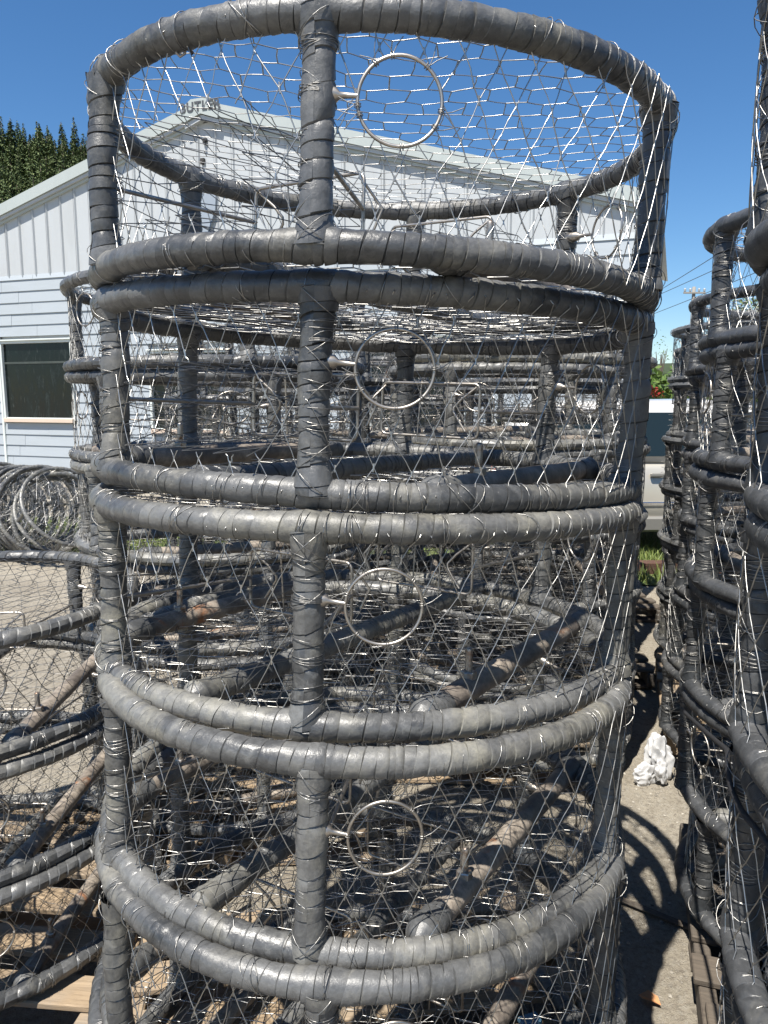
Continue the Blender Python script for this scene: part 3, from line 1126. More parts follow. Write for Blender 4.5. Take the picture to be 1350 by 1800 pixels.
    # entrance tunnels
    for i, a_deg in enumerate(TUN):
        fr = tunnel_frame(6)[i * 3:(i + 1) * 3]
        Vs = []; Fs = []; n0 = 0
        for kd, P in fr:
            V, F = sweep(P, .0030 if kd == 'ring' else .0036, q['rodn'], kd == 'ring')
            Vs.append(V); Fs.append(F + n0); n0 += len(V)
        ef = link('entrance_frame', mesh_np('entrance_frame', np.concatenate(Vs), np.concatenate(Fs), M['rod']), pot)
        for P in trigger_wires(a_deg):
            V, F = sweep(P, .0017 if len(P) == 2 else .0026, max(4, q['rodn'] - 2))
            link('trigger_wire', mesh_np('trigger_wire', V, F, M['rod']), ef)
    # netting
    wr = q['wire']
    for nm, vf in (('side_net', side_net(seed * 3, q['ncol'], q['segs'], q['ns'], wr, q['outer'])),
                   ('lid_net', disc_net(seed * 5, PH + .010, q['cell'] * .88, q['segs'] - 1, q['ns'], wr, .020, R_(8 + 3 * seed))),
                   ('floor_net', disc_net(seed * 11, -.012, q['cell'], q['segs'] - 1, q['ns'], wr, .0, R_(70 + 11 * seed))),
                   ('entrance_net', tunnel_net(seed * 37, q['ns'], wr, TUN[0])),
                   ('entrance_net', tunnel_net(seed * 39, q['ns'], wr, TUN[1]))):
        link(nm, mesh_np(nm, vf[0], vf[1], M['wire'] if q['nseg'] == 18 and nm != 'entrance_net' else M['wire_shaded']), pot)
    # wire ties round the tubes
    P = ring_loops(0, seed * 41, q['ties'], q['tseg'], .0021) + ring_loops(PH, seed * 43, q['ties'], q['tseg'], .0021)
    for k, a in enumerate(POST_AZ):
        P += post_loops(R_(a), seed * 47 + k, q['tseg'], .0021)
    re_ = np.random.default_rng(seed + 500)
    for (a, z) in ESC:
        rc = PR + .006
        for k in range(8):
            t0 = 2 * PI * k / 8 + re_.normal(0, .16)
            th = np.linspace(0, 2 * PI, 9)
            for q2 in range(2):
                rr_ = ER_ + .0042 * np.cos(th); tq = t0 + q2 * .06
                aa = a + rr_ * math.cos(tq) / rc
                P.append(np.stack([(rc + .0042 * np.sin(th)) * np.sin(aa), -(rc + .0042 * np.sin(th)) * np.cos(aa), z + rr_ * math.sin(tq)], -1))
            for q2 in (-1, 1):
                tq = t0 + q2 * re_.uniform(.10, .22); r1 = ER_ + re_.uniform(.018, .030)
                rs = np.array([ER_ + .003, (ER_ + r1) / 2, r1]); ts_ = np.array([t0, t0 + (tq - t0) * .4, tq])
                aa = a + rs * np.cos(ts_) / rc
                zz = z + rs * np.sin(ts_)
                P.append(np.stack([rc * np.sin(aa), -rc * np.cos(aa), zz], -1))
    S0, S1 = poly_segs(P)
    rr = np.random.default_rng(seed)
    V, F = tubes(S0, S1, wr * .85, q['ns'])
    tag(link('wire_ties', mesh_np('wire_ties', V, F, M['tie']), pot), kind='stuff')
    return pot

HI = dict(outer=.0235, ring=.0205, nseg=18, TL=(0, .05, .5, .95), posts=3, thread=11, esc=56, rodn=8, ncol=60, segs=3, ns=4, cell=.066, wire=.00078, ties=56, tseg=20)
MID = dict(outer=.0, ring=.030, nseg=11, TL=(0, .1, .9), posts=2, thread=6, esc=30, rodn=6, ncol=58, segs=2, ns=3, cell=.068, wire=.00080, ties=38, tseg=10)
LO = dict(outer=.0, ring=.042, nseg=8, TL=(0, .12), posts=1, thread=3, esc=18, rodn=4, ncol=52, segs=2, ns=3, cell=.078, wire=.00090, ties=34, tseg=7)
protos = {}
protos['hi'] = [make_pot(HI, 1, M['rubber']), make_pot(HI, 2, M['rubber']), make_pot(HI, 3, M['rubber_old']), make_pot(HI, 4, M['rubber_old'])]
protos['mid'] = [make_pot(MID, 5, M['rubber_old']), make_pot(MID, 6, M['rubber'])]
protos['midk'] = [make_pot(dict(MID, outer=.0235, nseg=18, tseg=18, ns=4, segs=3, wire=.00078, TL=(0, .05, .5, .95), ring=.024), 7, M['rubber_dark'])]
protos['lo'] = [make_pot(LO, 8, M['rubber'])]
used = set()
def place(kind, i, x, y, z, ta, tb, phi, label, group):
    pr = protos[kind][i % len(protos[kind])]
    if pr.name in used:
        o = copy_tree(pr)
    else:
        o = pr; used.add(pr.name)
    n = Vector((-ta, -tb, 1)).normalized()
    o.rotation_mode = 'QUATERNION'
    o.location = (x, y, z)
    o.rotation_quaternion = Vector((0, 0, 1)).rotation_difference(n) @ Matrix.Rotation(phi, 3, 'Z').to_quaternion()
    o['label'] = label; o['group'] = group
    return o

ORD = ['topmost', 'second from the top', 'third from the top', 'fourth from the top', 'fifth from the top', 'lowest']
# front centre stack: measured pot by pot
fit = [(-0.0147, 1.5245, 0.1816, -0.0381, -0.0083, -0.1539, 0.4966),
       (-0.0299, 1.5762, -0.1451, -0.0375, -0.0086, -0.1349, 0.5088),
       (-0.0389, 1.5368, -0.4789, -0.0236, -0.0239, -0.1415, 0.5026),
       (-0.0441, 1.4449, -0.7733, -0.0351, -0.0057, -0.1273, 0.4761),
       (-0.0477, 1.3934, -1.0702, -0.0150, -0.0052, -0.0871, 0.4685),
       (-0.0477, 1.4034, -1.3830, 0, 0, -0.0871, .492)]
SEQ = [0, 1, 2, 3, 0, 1]
fl = ['topmost crab pot of the big front stack, its net against the blue sky',
      'second crab pot from the top of the big front stack',
      'third crab pot from the top of the big front stack',
      'fourth crab pot from the top of the big front stack, muddy lower ring',
      'fifth crab pot from the top of the big front stack, at the bottom edge',
      'lowest crab pot of the big front stack, resting on its pallet']
for i, (x, y, z, ta, tb, ph, rf) in enumerate(fit):
    o = place('hi', SEQ[i], x, y, z + GZ, ta, tb, ph, fl[i], 'crab pots of the front centre stack')
    o.scale = (rf / PR, rf / PR, 1)

TOPZ = .155
LEV = [TOPZ + GZ - .3255 * i for i in range(5)] + [.142]
def stack(kind, cx, cy, n, phi, where, group, seed, dx=0, dy=0, top=0.0, kinds=None, turn=True):
    rr = np.random.default_rng(seed)
    z0 = .142
    sp = .3122 + top / max(1, n - 1)
    for k in range(n):                      # k = 0 lowest
        z = z0 + k * sp
        lvl = n - 1 - k
        lab = ('lowest' if k == 0 else ORD[lvl]) + ' crab pot of the ' + where
        kd = kind if kinds is None else kinds(k)
        o = place(kd, int(rr.integers(0, 4)), cx + dx * k / n + rr.normal(0, .008), cy + dy * k / n + rr.normal(0, .008), z,
              rr.normal(-.008, .007), rr.normal(0, .007), phi + rr.normal(0, .03) + (R_(60) * rr.integers(0, 6) if turn else 0), lab, group)
        o.scale = (1, 1, min(1.0, sp / .322))

stack('mid', -1.18, 2.0, 3, R_(23), 'short stack at the lower left edge', 'crab pots of the short left stack', 21, top=-.035, turn=False)
stack('mid', -.585, 2.80, 6, R_(20), 'stack behind the front stack, left side', 'crab pots of the left rear stack', 22, top=-.09)
stack('mid', .545, 3.22, 6, R_(24), 'stack behind the front stack, right side', 'crab pots of the right rear stack', 23, top=-.05)
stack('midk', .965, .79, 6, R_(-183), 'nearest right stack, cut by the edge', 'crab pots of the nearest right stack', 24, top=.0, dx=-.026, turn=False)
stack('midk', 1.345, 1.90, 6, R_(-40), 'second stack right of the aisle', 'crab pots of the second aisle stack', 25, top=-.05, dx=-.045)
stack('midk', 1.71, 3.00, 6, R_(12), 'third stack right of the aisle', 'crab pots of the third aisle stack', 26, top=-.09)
stack('lo', 2.05, 4.14, 6, R_(30), 'fourth stack right of the aisle', 'crab pots of the fourth aisle stack', 27, top=-.10)
stack('lo', 2.50, 5.25, 6, R_(5), 'farthest stack right of the aisle', 'crab pots of the fifth aisle stack', 28, top=-.14)
stack('lo', -.30, 4.02, 6, R_(15), 'third row stack, left of centre', 'crab pots of the third row, left stack', 29, top=-.12)
stack('lo', .90, 4.40, 6, R_(50), 'third row stack, right of centre', 'crab pots of the third row, right stack', 30, top=-.12)
stack('lo', -.92, 5.15, 6, R_(40), 'added back row stack, left one', 'crab pots of the added back row, left stack', 32, top=-.2)  # stack added to darken the view through the front pots
stack('lo', .22, 5.30, 6, R_(15), 'back row stack, middle one', 'crab pots of the back row, middle stack', 31, top=-.2)
stack('lo', 1.33, 5.55, 5, R_(70), 'added back row stack, right one', 'crab pots of the added back row, right stack', 33)  # likewise added, for more darkness behind the front pots

# snap hook on the top ring of the front stack
mb_p = [(0, 0, .014), (.004, 0, .004), (0, 0, -.012), (-.010, 0, -.018), (-.018, 0, -.010), (-.016, 0, .002), (-.006, 0, .006), (.008, .002, -.002), (.016, .002, -.012)]
V, F = sweep(np.array(mb_p), .0032, 7)
hk = link('lid_hook', mesh_np('lid_hook', V * .62, F, M['bolt']), None, (-.268, 1.115, .183 + GZ + PH - .004))
tag(hk, 'small steel hook hanging under the top ring at upper left', 'hook')

# ------------------------------------------------------------------ pallets
def make_pallet(mat):
    p = thing('pallet', '', 'pallet')
    rr = np.random.default_rng(4)
    dm = [MB().box(-.55, .55, -.048, .048, .088, .106, bev=.003).mesh('deck_board', mat) for _ in range(2)]
    for k in range(7):
        link('deck_board', dm[k % 2], p, (rr.normal(0, .006), -.48 + .16 * k, 0), (0, 0, rr.normal(0, .008)))
    sm = MB().box(-.02, .02, -.55, .55, .020, .0865, bev=.003).mesh('stringer', mat)
    for x in (-.528, 0, .528):
        link('stringer', sm, p, (x, 0, 0))
    bm_ = MB().box(-.55, .55, -.05, .05, .002, .0185, bev=.002).mesh('bottom_board', mat)
    for y in (-.48, 0, .48):
        link('bottom_board', bm_, p, (0, y, 0))
    return p
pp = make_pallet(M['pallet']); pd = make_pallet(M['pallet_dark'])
first = {pp.name, pd.name}
for src, x, y, a, lab in ((pp, -.03, 1.46, 8, 'wooden pallet under the big front stack of crab pots'),
                          (pp, -1.18, 2.02, -6, 'sunlit wooden pallet under the short left stack'),
                          (pp, -.55, 2.82, 4, 'wooden pallet under the stack behind the front stack on its left'),
                          (pp, .39, 3.36, -3, 'wooden pallet under the stack behind the front stack on its right'),
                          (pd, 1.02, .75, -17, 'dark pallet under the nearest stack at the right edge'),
                          (pd, 1.355, 1.72, -17.5, 'shade-darkened grey pallet beside the aisle under the second right stack'),
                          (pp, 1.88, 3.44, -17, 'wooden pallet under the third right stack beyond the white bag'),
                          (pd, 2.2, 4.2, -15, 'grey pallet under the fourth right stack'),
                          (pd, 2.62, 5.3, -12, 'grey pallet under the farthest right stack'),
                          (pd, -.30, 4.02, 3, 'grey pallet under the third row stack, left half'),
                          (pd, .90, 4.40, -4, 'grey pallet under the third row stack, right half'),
                          (pd, -.92, 5.15, 2, 'grey pallet under the added left stack of the back row'),
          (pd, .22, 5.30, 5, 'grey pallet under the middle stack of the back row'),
          (pd, 1.33, 5.55, 0, 'grey pallet under the added right stack of the back row')):
    if src.name in first:
        o = src; first.discard(src.name)
    else:
        o = copy_tree(src)
    o.location = (x, y, .004); o.rotation_euler = (0, 0, R_(a))
    tag(o, lab, 'pallet', 'wooden pallets under the stacks')

# ------------------------------------------------------------------ old pots lying on edge (left background)
def make_old_pot():
    p = thing('old_pot', '', 'crab pot')
    ro = .43
    def axf(z):
        def f(s):
            a = s / ro
            C = np.stack([ro * np.sin(a), -ro * np.cos(a), z + .006 * np.sin(3 * a)], -1)
            N = np.stack([np.sin(a), -np.cos(a), 0 * a], -1); B = np.zeros_like(N); B[..., 2] = 1
            return C, N, B
        return f
    for nm, z in (('lower_ring', -.11), ('upper_ring', .11)):
        V, F, T = wrapped(axf(z), 2 * PI * ro, lambda s: .0185 + 0 * s, .034, 10, True, 70, TL=(0, .1, .6))
        link(nm, mesh_np(nm, V, F, M['rubber_old'], True, T), p)
    st = np.array([(0, -ro, -.11), (0, -ro, .11)])
    V, F = sweep(np.array([st[0], st[0] * .5 + st[1] * .5 + np.array([.01, 0, 0]), st[1]]), .016, 7)
    me = mesh_np('post', V, F, M['rubber_old'], True, np.full(len(V), .4))
    for k in range(6):
        link('post', me, p, None, (0, 0, R_(60 * k)))
    rr = np.random.default_rng(71)
    a = rr.uniform(0, 2 * PI, 190); b = a + rr.normal(0, .25, 190)
    P0 = np.stack([ro * np.sin(a), -ro * np.cos(a), rr.uniform(-.12, .0, 190)], -1)
    P1 = np.stack([ro * np.sin(b), -ro * np.cos(b), rr.uniform(.0, .12, 190)], -1)
    c = rr.uniform(-ro, ro, (130, 2)); c = c[np.hypot(c[:, 0], c[:, 1]) < ro]
    d = c + rr.normal(0, .11, c.shape)
    P0 = np.concatenate([P0, np.c_[c, np.full(len(c), .11)]]); P1 = np.concatenate([P1, np.c_[d, np.full(len(c), .11) + rr.normal(0, .01, len(c))]])
    V, F = tubes(P0, P1, .0022, 3)
    link('side_net', mesh_np('side_net', V, F, M['wire']), p)
    return p
op = make_old_pot()
rr = np.random.default_rng(73)
onames = ['nearest the front stack', 'second from the right', 'third from the right', 'fourth from the right', 'fifth from the right', 'sixth from the right', 'seventh from the right',
          'eighth from the right', 'ninth from the right', 'tenth from the right', 'eleventh from the right', 'twelfth from the right', 'thirteenth from the right', 'fourteenth from the right', 'fifteenth from the right', 'sixteenth from the right', 'seventeenth from the right', 'at the left edge']
for k in range(18):
    o = op if k == 0 else copy_tree(op)
    x = -2.93 - .098 * k - (.03 if k else 0)
    o.location = (x, 7.05 + .05 * k + rr.normal(0, .06), (.425 + .02 * rr.normal() + (.03 if k == 0 else 0)))
    o.scale = (.95, .95, .8)
    o.rotation_mode = 'XYZ'
    o.rotation_euler = (0, R_(90 - 12 + rr.normal(0, 7) - (22 if k == 0 else 0)), R_(-42 + rr.normal(0, 9)))
    tag(o, 'rusty old pot frame lying on edge by the wall, ' + onames[k], 'crab pot', 'old pot frames lying on edge in a row')

# ------------------------------------------------------------------ things in the aisle
def blob(name, mat, rad, seed, crump, squash, sub=4):
    """crumpled film: a folded lump with long creases"""
    import bmesh
    bm = bmesh.new()
    bmesh.ops.create_icosphere(bm, subdivisions=sub, radius=1)
    for v in bm.verts:
        p = v.co.copy()
        q = p * 1.1 + Vector((seed, seed * 2, 0))
        r1 = 1 - 2.2 * abs(mnoise.noise(q * 1.7)); r2 = 1 - 2.2 * abs(mnoise.noise(q * 3.9 + Vector((5, 1, 2)))); r3 = 1 - 2.2 * abs(mnoise.noise(q * 8.5))
        f = .72 + crump * (.75 * mnoise.noise(q * 1.1) + .30 * r1 + .07 * r2)
        v.co = Vector((p.x * squash[0] * f, p.y * squash[1] * f, p.z * squash[2] * f)) * rad
    me = bpy.data.meshes.new(name)
    bm.to_mesh(me); bm.free()
    me.materials.append(mat)
    me.polygons.foreach_set('use_smooth', [True] * len(me.polygons))
    me.set_sharp_from_angle(angle=R_(30))
    return me
bag = thing('plastic_bag', 'crumpled white plastic bag lying on the gravel in the aisle', 'bag', (1.10, 2.90, .0))
link('bag_body', blob('bag_body', M['bag'], .098, 3.3, .55, (.62, .45, 1.1), 5), bag, (0, 0, .085))
link('bag_flap', blob('bag_flap', M['bag'], .066, 7.7, .6, (.95, .28, .75), 5), bag, (-.075, -.055, .04), (0, R_(24), R_(15)))
link('bag_flap', blob('bag_flap', M['bag'], .056, 1.7, .55, (.48, .35, 1.05), 5), bag, (-.01, -.065, .055), (0, R_(-8), 0))

def board(name, label, x, y, a, L, w, t, mat, z=0.0, cat='wood scrap', tilt=0):
    m_ = MB().box(-L / 2, L / 2, -w / 2, w / 2, 0, t, bev=.003)
    o = m_.build(name, mat, None, False, (x, y, z), (0, R_(tilt), R_(a)))
    return tag(o, label, cat)
board('wood_strip', 'thin broken wood strip lying across the shaded aisle', .80, 2.06, -38, .30, .022, .008, M['pallet_dark'], .010)
board('wood_plank', 'short brown plank lying by the pallet beyond the white bag', 1.40, 3.42, 60, .34, .10, .02, M['pallet'], .008)
V = np.array([(-.028, -.008, .0), (-.012, -.018, .006), (.012, -.014, .012), (.030, .0, .004), (.012, .014, .010), (-.014, .012, .012), (0, 0, .003)])
F = np.array([(0, 1, 6), (1, 2, 6), (2, 3, 6), (3, 4, 6), (4, 5, 6), (5, 0, 6)])
tag(link('dry_leaf', mesh_np('dry_leaf', V, F, M['dryleaf'], False), None, (.672, 1.735, .012), (0, 0, R_(-50))), 'curled orange leaf on the sunlit gravel of the aisle', 'leaf')
board('plastic_scrap', 'small blue plastic scrap under the big front stack', .33, 1.55, 20, .05, .03, .012, M['blue'], .115, 'scrap')
# timber edging along the lawn
for k, xx in enumerate((2.95, 5.4)):
    o = board('edging_timber', ['reddish edging timber beside the grass at the end of the aisle', 'reddish edging timber along the lawn, far right length'][k],
              xx, 6.42, 0, 2.38, .13, .12, M['timber'], .0, 'timber')
    o['group'] = 'edging timbers'

# a loose black hose tied along the nearest right stack
HP = [(0.774, 1.901, 0.716), (0.724, 1.757, 0.765), (0.601, 1.322, 0.901), (0.537, 1.131, 0.972), (0.500, 1.052, 0.986), (0.475, 0.981, 0.986), (0.465, 0.930, 0.985), (0.464, 0.880, 0.986), (0.466, 0.829, 0.980)]
HP = np.array(HP)
tt = np.linspace(0, len(HP) - 1, 60)
P = np.stack([np.interp(tt, np.arange(len(HP)), HP[:, k]) for k in range(3)], -1)
for _ in range(3):
    P[1:-1] = (P[:-2] + P[1:-1] * 2 + P[2:]) / 4
V, F = sweep(P, .0045, 8)
tag(link('hose', mesh_np('hose', V, F, M['cable']), None), 'thin black hose tied along the nearest right stack', 'hose')

# ------------------------------------------------------------------ parked car behind the stacks
car = thing('parked_car', 'beige estate car parked on the grass behind the crab pots', 'car', (3.26, 7.92, .02), (0, 0, R_(2)))
# side profile sections along x (length), body shell lofted in y/z
def loft(secs, name, mat, parent, smooth=True, caps=True):
    n = len(secs[0]); V = [p for s_ in secs for p in s_]; F = []
    for i in range(len(secs) - 1):
        for j in range(n):
            k = (j + 1) % n
            F.append((i * n + j, i * n + k, (i + 1) * n + k, (i + 1) * n + j))
    if caps:
        F.append(tuple(range(n))[::-1]); F.append(tuple((len(secs) - 1) * n + j for j in range(n)))
    me = mesh_py(name, V, F, mat, smooth)
    import bmesh
    bm = bmesh.new(); bm.from_mesh(me); bmesh.ops.recalc_face_normals(bm, faces=bm.faces); bm.to_mesh(me); bm.free()
    return link(name, me, parent)
def body_sec(x, w, zb, zt, cr):
    z = lambda t: zb + (zt - zb) * t
    return [(x, -w * .90, z(0)), (x, -w * .985, z(.10)), (x, -w, z(.35)), (x, -w * .995, z(.62)), (x, -w * .965, z(.86)), (x, -w * .90, z(.98)), (x, -w * .5, z(1) + cr),
            (x, w * .5, z(1) + cr), (x, w * .90, z(.98)), (x, w * .965, z(.86)), (x, w * .995, z(.62)), (x, w, z(.35)), (x, w * .985, z(.10)), (x, w * .90, z(0))]
secs = [body_sec(-2.32, .70, .42, .80, .01), body_sec(-2.26, .82, .30, .86, .01), body_sec(-2.0, .88, .27, .90, .01), body_sec(-1.2, .90, .27, .92, 0), body_sec(0, .905, .27, .92, 0),
        body_sec(1.0, .90, .27, .91, .01), body_sec(1.7, .88, .27, .85, .03), body_sec(2.15, .83, .29, .78, .03), body_sec(2.33, .70, .40, .70, .01)]
loft(secs, 'car_body', M['car'], car)
def cab_sec(x, zb, zt, wb, wt):
    m = (zb + zt) / 2
    return [(x, -wb, zb), (x, -(wb + wt) / 2, m), (x, -wt, zt - .05), (x, -wt * .9, zt - .012), (x, 0, zt), (x, wt * .9, zt - .012), (x, wt, zt - .05), (x, (wb + wt) / 2, m), (x, wb, zb)]
loft([cab_sec(-2.22, .9, 1.02, .80, .76), cab_sec(-2.0, .9, 1.36, .82, .66), cab_sec(-1.5, .9, 1.45, .84, .66), cab_sec(-.2, .9, 1.47, .85, .67), cab_sec(.35, .9, 1.42, .85, .66), cab_sec(.8, .9, 1.20, .84, .72), cab_sec(1.2, .9, .96, .82, .78)],
     'cabin', M['carroof'], car)
# side windows set just proud of the cabin sides
for sy in (-1, 1):
    for (xa, xb, xc, xd) in ((-1.95, -1.05, -1.08, -1.80), (-.98, -.05, -.08, -.98), (.02, .92, .42, .02)):
        def wy(z): return sy * (.872 - (z - .9) * .36)
        m_ = MB()
        pts = [(xa, wy(.95), .95), (xb, wy(.95), .95), (xc, wy(1.34), 1.345), (xd, wy(1.34), 1.345)]
        m_.poly(pts, (0, sy * .008, 0)).build('side_window', M['carglass'], car)
    for xx in (-.75, .22):
        dh = MB().box(xx - .11, xx + .11, sy * .905 - .02, sy * .905 + .02, .765, .80, bev=.008)
        dh.build('door_handle', M['cartrim'], car)
    for xx in (-1.02, -.015, 1.0):
        MB().box(xx - .004, xx + .004, sy * .903 - .006, sy * .903 + .006, .36, .88).build('door_gap', M['dark'], car)
    MB().box(-1.75, 1.35, sy * .90 - .03, sy * .90 + .03, .26, .40, bev=.02).build('rocker_trim', M['cartrim'], car)
    MB().box(-2.0, 1.9, sy * .902 - .012, sy * .902 + .012, .50, .535, bev=.008).build('side_moulding', M['chrome'], car)
    for xx in (-1.42, 1.38):
        mt = Matrix.Translation((xx, sy * .80, .31)) @ Matrix.Rotation(PI / 2, 4, 'X')
        wo_ = MB().lathe([(.20, -.09), (.29, -.10), (.315, -.07), (.315, .07), (.29, .10), (.20, .09)], 28, mt).build('wheel', M['tyre'], car, True)
        MB().lathe([(.02, -.105), (.10, -.10), (.19, -.085), (.205, -.06), (.205, .06), (.19, .085), (.10, .10), (.02, .105)], 20, mt).build('rim', M['chrome'], wo_, True)
    MB().box(2.20, 2.33, sy * .62 - .14, sy * .62 + .14, .58, .70, bev=.02).build('headlight', M['chrome'], car)
    MB().box(-2.33, -2.24, sy * .68 - .11, sy * .68 + .11, .62, .85, bev=.02).build('tail_lamp', M['redlamp'], car)
MB().poly([(.86, -.60, 1.18), (.86, .60, 1.18), (.44, .58, 1.40), (.44, -.58, 1.40)], (.035, 0, .035)).build('windscreen', M['carglass'], car)

# ------------------------------------------------------------------ trees
def conifer_mesh(seed, H, Rb, n):
    """a cone of many small drooping needle sprays, denser in irregular clumps"""
    r = np.random.default_rng(seed)
    f = 1 - np.sqrt(r.uniform(0, 1, n)) * .99
    a = r.uniform(0, 2 * PI, n)
    lob = .78 + .22 * np.sin(3 * a + r.uniform(0, 6) + f * 5) + .14 * np.sin(f * 40 + r.uniform(0, 6) + 2 * a)
    rad = Rb * (1 - f ** 1.35) ** .85 * lob * np.sqrt(r.uniform(.25, 1, n)) + .05
    z = H * (.06 + .94 * f)
    P = np.stack([rad * np.cos(a), rad * np.sin(a), z], -1)
    out = np.stack([np.cos(a), np.sin(a), -.45 + r.normal(0, .3, n)], -1)
    side = np.stack([-np.sin(a), np.cos(a), r.normal(0, .4, n)], -1)
    L = (.42 + .40 * (1 - f))[:, None] * r.uniform(.6, 1.3, (n, 1))
    V = np.stack([P - out * L * .5 - side * L * .45, P - out * L * .5 + side * L * .45, P + out * L * .8], 1).reshape(-1, 3)
    tn = np.clip(.5 + .35 * np.sin(a * 4 + f * 26) + r.normal(0, .2, n), 0, 1)
    return mesh_np('crown', V, np.arange(3 * n).reshape(-1, 3), M['conifer'], False, np.repeat(tn, 3))
cvars = []
for k in range(5):
    Hh = [15, 18, 13, 20, 16][k]
    cr = conifer_mesh(k + 90, Hh, [3.2, 3.4, 3.1, 3.3, 4.0][k], [1500, 1700, 1400, 1700, 1800][k])
    tr = MB().lathe([(.32, 0), (.24, Hh * .4), (.06, Hh * .97)], 6).mesh('trunk', M['bark'], True)
    cvars.append((cr, tr))
r = np.random.default_rng(33)
protoT = []
def conifer(v, x, y, z, s, lab, grp):
    t = thing('conifer_tree', lab, 'tree', (x, y, z), (0, 0, r.uniform(0, 6.28)), grp)
    t.scale = (s, s, s * r.uniform(.9, 1.15))
    link('trunk', cvars[v][1], t); link('crown', cvars[v][0], t)
pts = []
for k in range(6000):
    x = r.uniform(-150, -72); y = r.uniform(140, 236)
    u = x / y
    if u < -.58 or u > -.322: continue
    if any((x - a) ** 2 + (y - b) ** 2 < 2.7 ** 2 for a, b in pts): continue
    pts.append((x, y))
    if len(pts) >= 300: break
for (x, y) in pts:
    z = float(hill_h(np.array(x), np.array(y)))
    conifer(int(r.integers(0, 5)), x, y, z - .6, r.uniform(.55, .95), 'conifer of the dark green wood on the hillside left of the warehouse', 'conifers on the hillside')

def leafy(seed, n, rx, rz, zc, leaf):
    r = np.random.default_rng(seed)
    nc = 14
    cc = r.normal(0, 1, (nc, 3)); cc /= np.linalg.norm(cc, axis=1)[:, None]
    cc *= r.uniform(.3, .85, (nc, 1))
    ci = r.integers(0, nc, n)
    p = cc[ci] + r.normal(0, .19, (n, 3))
    tn = r.uniform(0, 1, nc)[ci] * .5 + r.uniform(0, .5, n)
    P = p * np.array([rx, rx, rz]) + np.array([0, 0, zc])
    a = r.normal(0, 1, (n, 3)); a /= np.linalg.norm(a, axis=1)[:, None]
    b = np.cross(a, r.normal(0, 1, (n, 3))); b /= np.linalg.norm(b, axis=1)[:, None]
    s = leaf * r.uniform(.6, 1.3, (n, 1))
    V = np.stack([P - a * s, P + b * s * .5, P + a * s, P - b * s * .5], 1).reshape(-1, 3)
    return V, np.arange(4 * n).reshape(-1, 4), np.repeat(tn, 4)
def leafy_tree(name, lab, x, y, H, rx, n, leaf, mat, seed, cat='tree'):
    t = thing(name, lab, cat, (x, y, 0))
    V, F, T = leafy(seed, n, rx, H * .36, H * .62, leaf)
    link('crown', mesh_np('crown', V, F, M[mat], False, T), t)
    rr = np.random.default_rng(seed)
    Vs, Fs = sweep(np.array([(0, 0, 0), (.03 * H * rr.normal(), 0, H * .25), (.02 * H, .03 * H * rr.normal(), H * .75)]), [H * .025, H * .019, H * .006], 7)
    Vall = [Vs]; Fall = [Fs]; n0 = len(Vs)
    for k in range(6):
        a = rr.uniform(0, 6.28); z0 = H * rr.uniform(.22, .5)
        e = np.array([math.cos(a) * rx * .6, math.sin(a) * rx * .6, H * rr.uniform(.5, .85)])
        v, f = sweep(np.array([(0, 0, z0), e * .5 + np.array([0, 0, z0 * .5]), e]), [H * .010, H * .007, H * .003], 5)
        Vall.append(v); Fall.append(f + n0); n0 += len(v)
    link('trunk', mesh_np('trunk', np.concatenate(Vall), np.concatenate(Fall), M['bark']), t)
leafy_tree('shrub', 'bright green leafy shrub behind the parked car', 7.9, 21.5, 2.5, 1.5, 2600, .10, 'leaf', 201, 'shrub')
leafy_tree('flowering_shrub', 'red blossoming shrub beside the green one behind the car', 7.05, 20.5, 1.9, .45, 500, .06, 'redleaf', 202, 'shrub')
leafy_tree('leafy_tree', 'tall pale green tree seen through the second aisle stack', 18.3, 40, 7.0, 1.3, 1800, .11, 'leaf', 203)
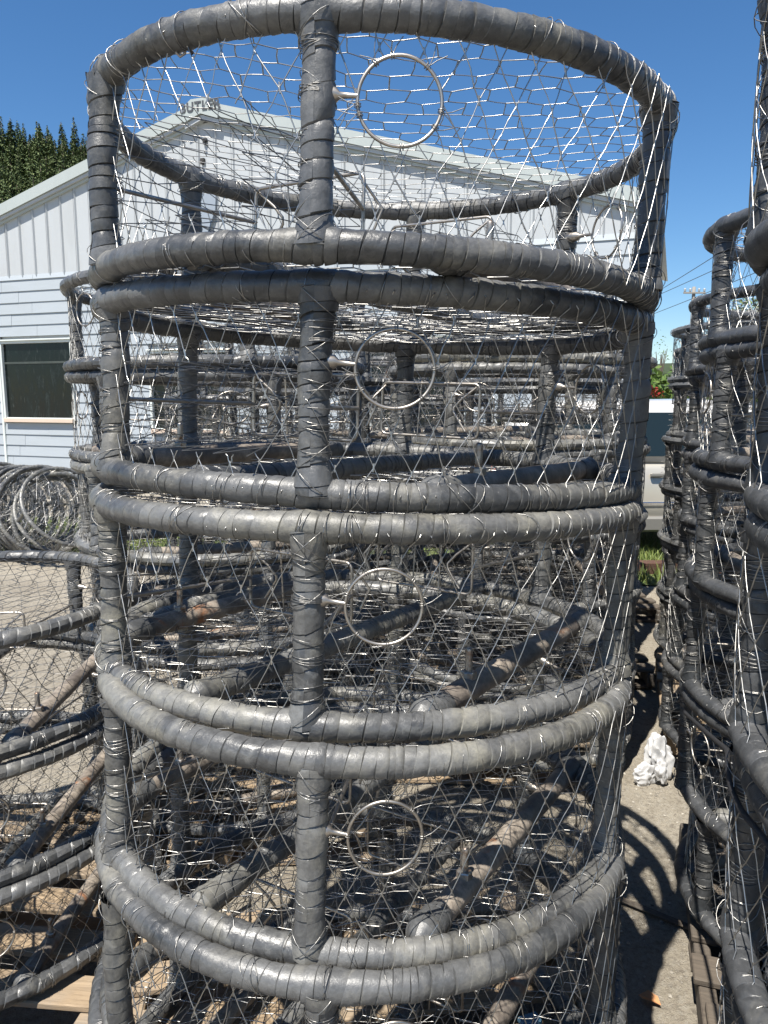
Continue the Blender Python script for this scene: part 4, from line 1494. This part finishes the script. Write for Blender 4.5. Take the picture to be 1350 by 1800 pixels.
leafy_tree('shrub', 'round green shrub farther right behind the aisle stacks', 11.0, 23.5, 2.7, 1.9, 2200, .12, 'leaf', 204, 'shrub')
leafy_tree('shrub', 'dark green shrub right beside the warehouse corner', 5.5, 18.0, 1.7, 1.3, 1800, .09, 'leaf', 205, 'shrub')
leafy_tree('bare_tree', 'thin sparse tree rising left of the utility pole', 15.1, 43, 5.0, .7, 130, .06, 'leaf', 206)

# ------------------------------------------------------------------ utility pole and lines
up = thing('utility_pole', 'wooden utility pole with crossarm and grey transformer in the distance', 'utility pole', (17.57, 45, 0))
MB().lathe([(.15, 0), (.095, 7.6), (.0, 7.63)], 10).build('pole', M['pole'], up, True)
MB().box(-.62, .62, -.17, -.06, 7.22, 7.31, bev=.01).build('crossarm', M['pole'], up)
MB().lathe([(.05, 5.5), (.27, 5.55), (.29, 5.6), (.29, 6.45), (.25, 6.55), (.05, 6.6)], 14, Matrix.Translation((.05, -.42, 0))).build('transformer', M['insul'], up, True)
for xx in (-.55, -.25, .25, .55):
    MB().lathe([(.03, 7.32), (.075, 7.36), (.05, 7.41), (.075, 7.45), (.04, 7.52)], 8, Matrix.Translation((xx, -.115, 0))).build('insulator', M['insul'], up, True)
PITCH = R_(8.612)
def pix(x, y, dist):
    c, s = math.cos(PITCH), math.sin(PITCH)
    rx = (x - 675) / 1352; u = -(y - 900) / 1352
    v = Vector((rx, c + u * s, -s + u * c)); v *= dist / v.y
    return np.array([v.x, v.y, v.z + GZ])
lines = ((pix(1040, 579, 60), pix(1350, 390, 26), 'upper dark power line rising to the right above the aisle'),
         (pix(1040, 566, 62), pix(1350, 430, 30), 'middle power line passing the utility pole'),
         (pix(1040, 590, 62), pix(1350, 470, 32), 'lowest power line passing the utility pole'))
for a, b, lab in lines:
    t = np.linspace(-.2, 1.3, 24)[:, None]
    P = a + (b - a) * t; P[:, 2] += .5 * (t[:, 0] - 0) * (t[:, 0] - 1)
    V, F = sweep(P, .015, 5)
    tag(link('power_line', mesh_np('power_line', V, F, M['cable'])), lab, 'power line', 'power lines')
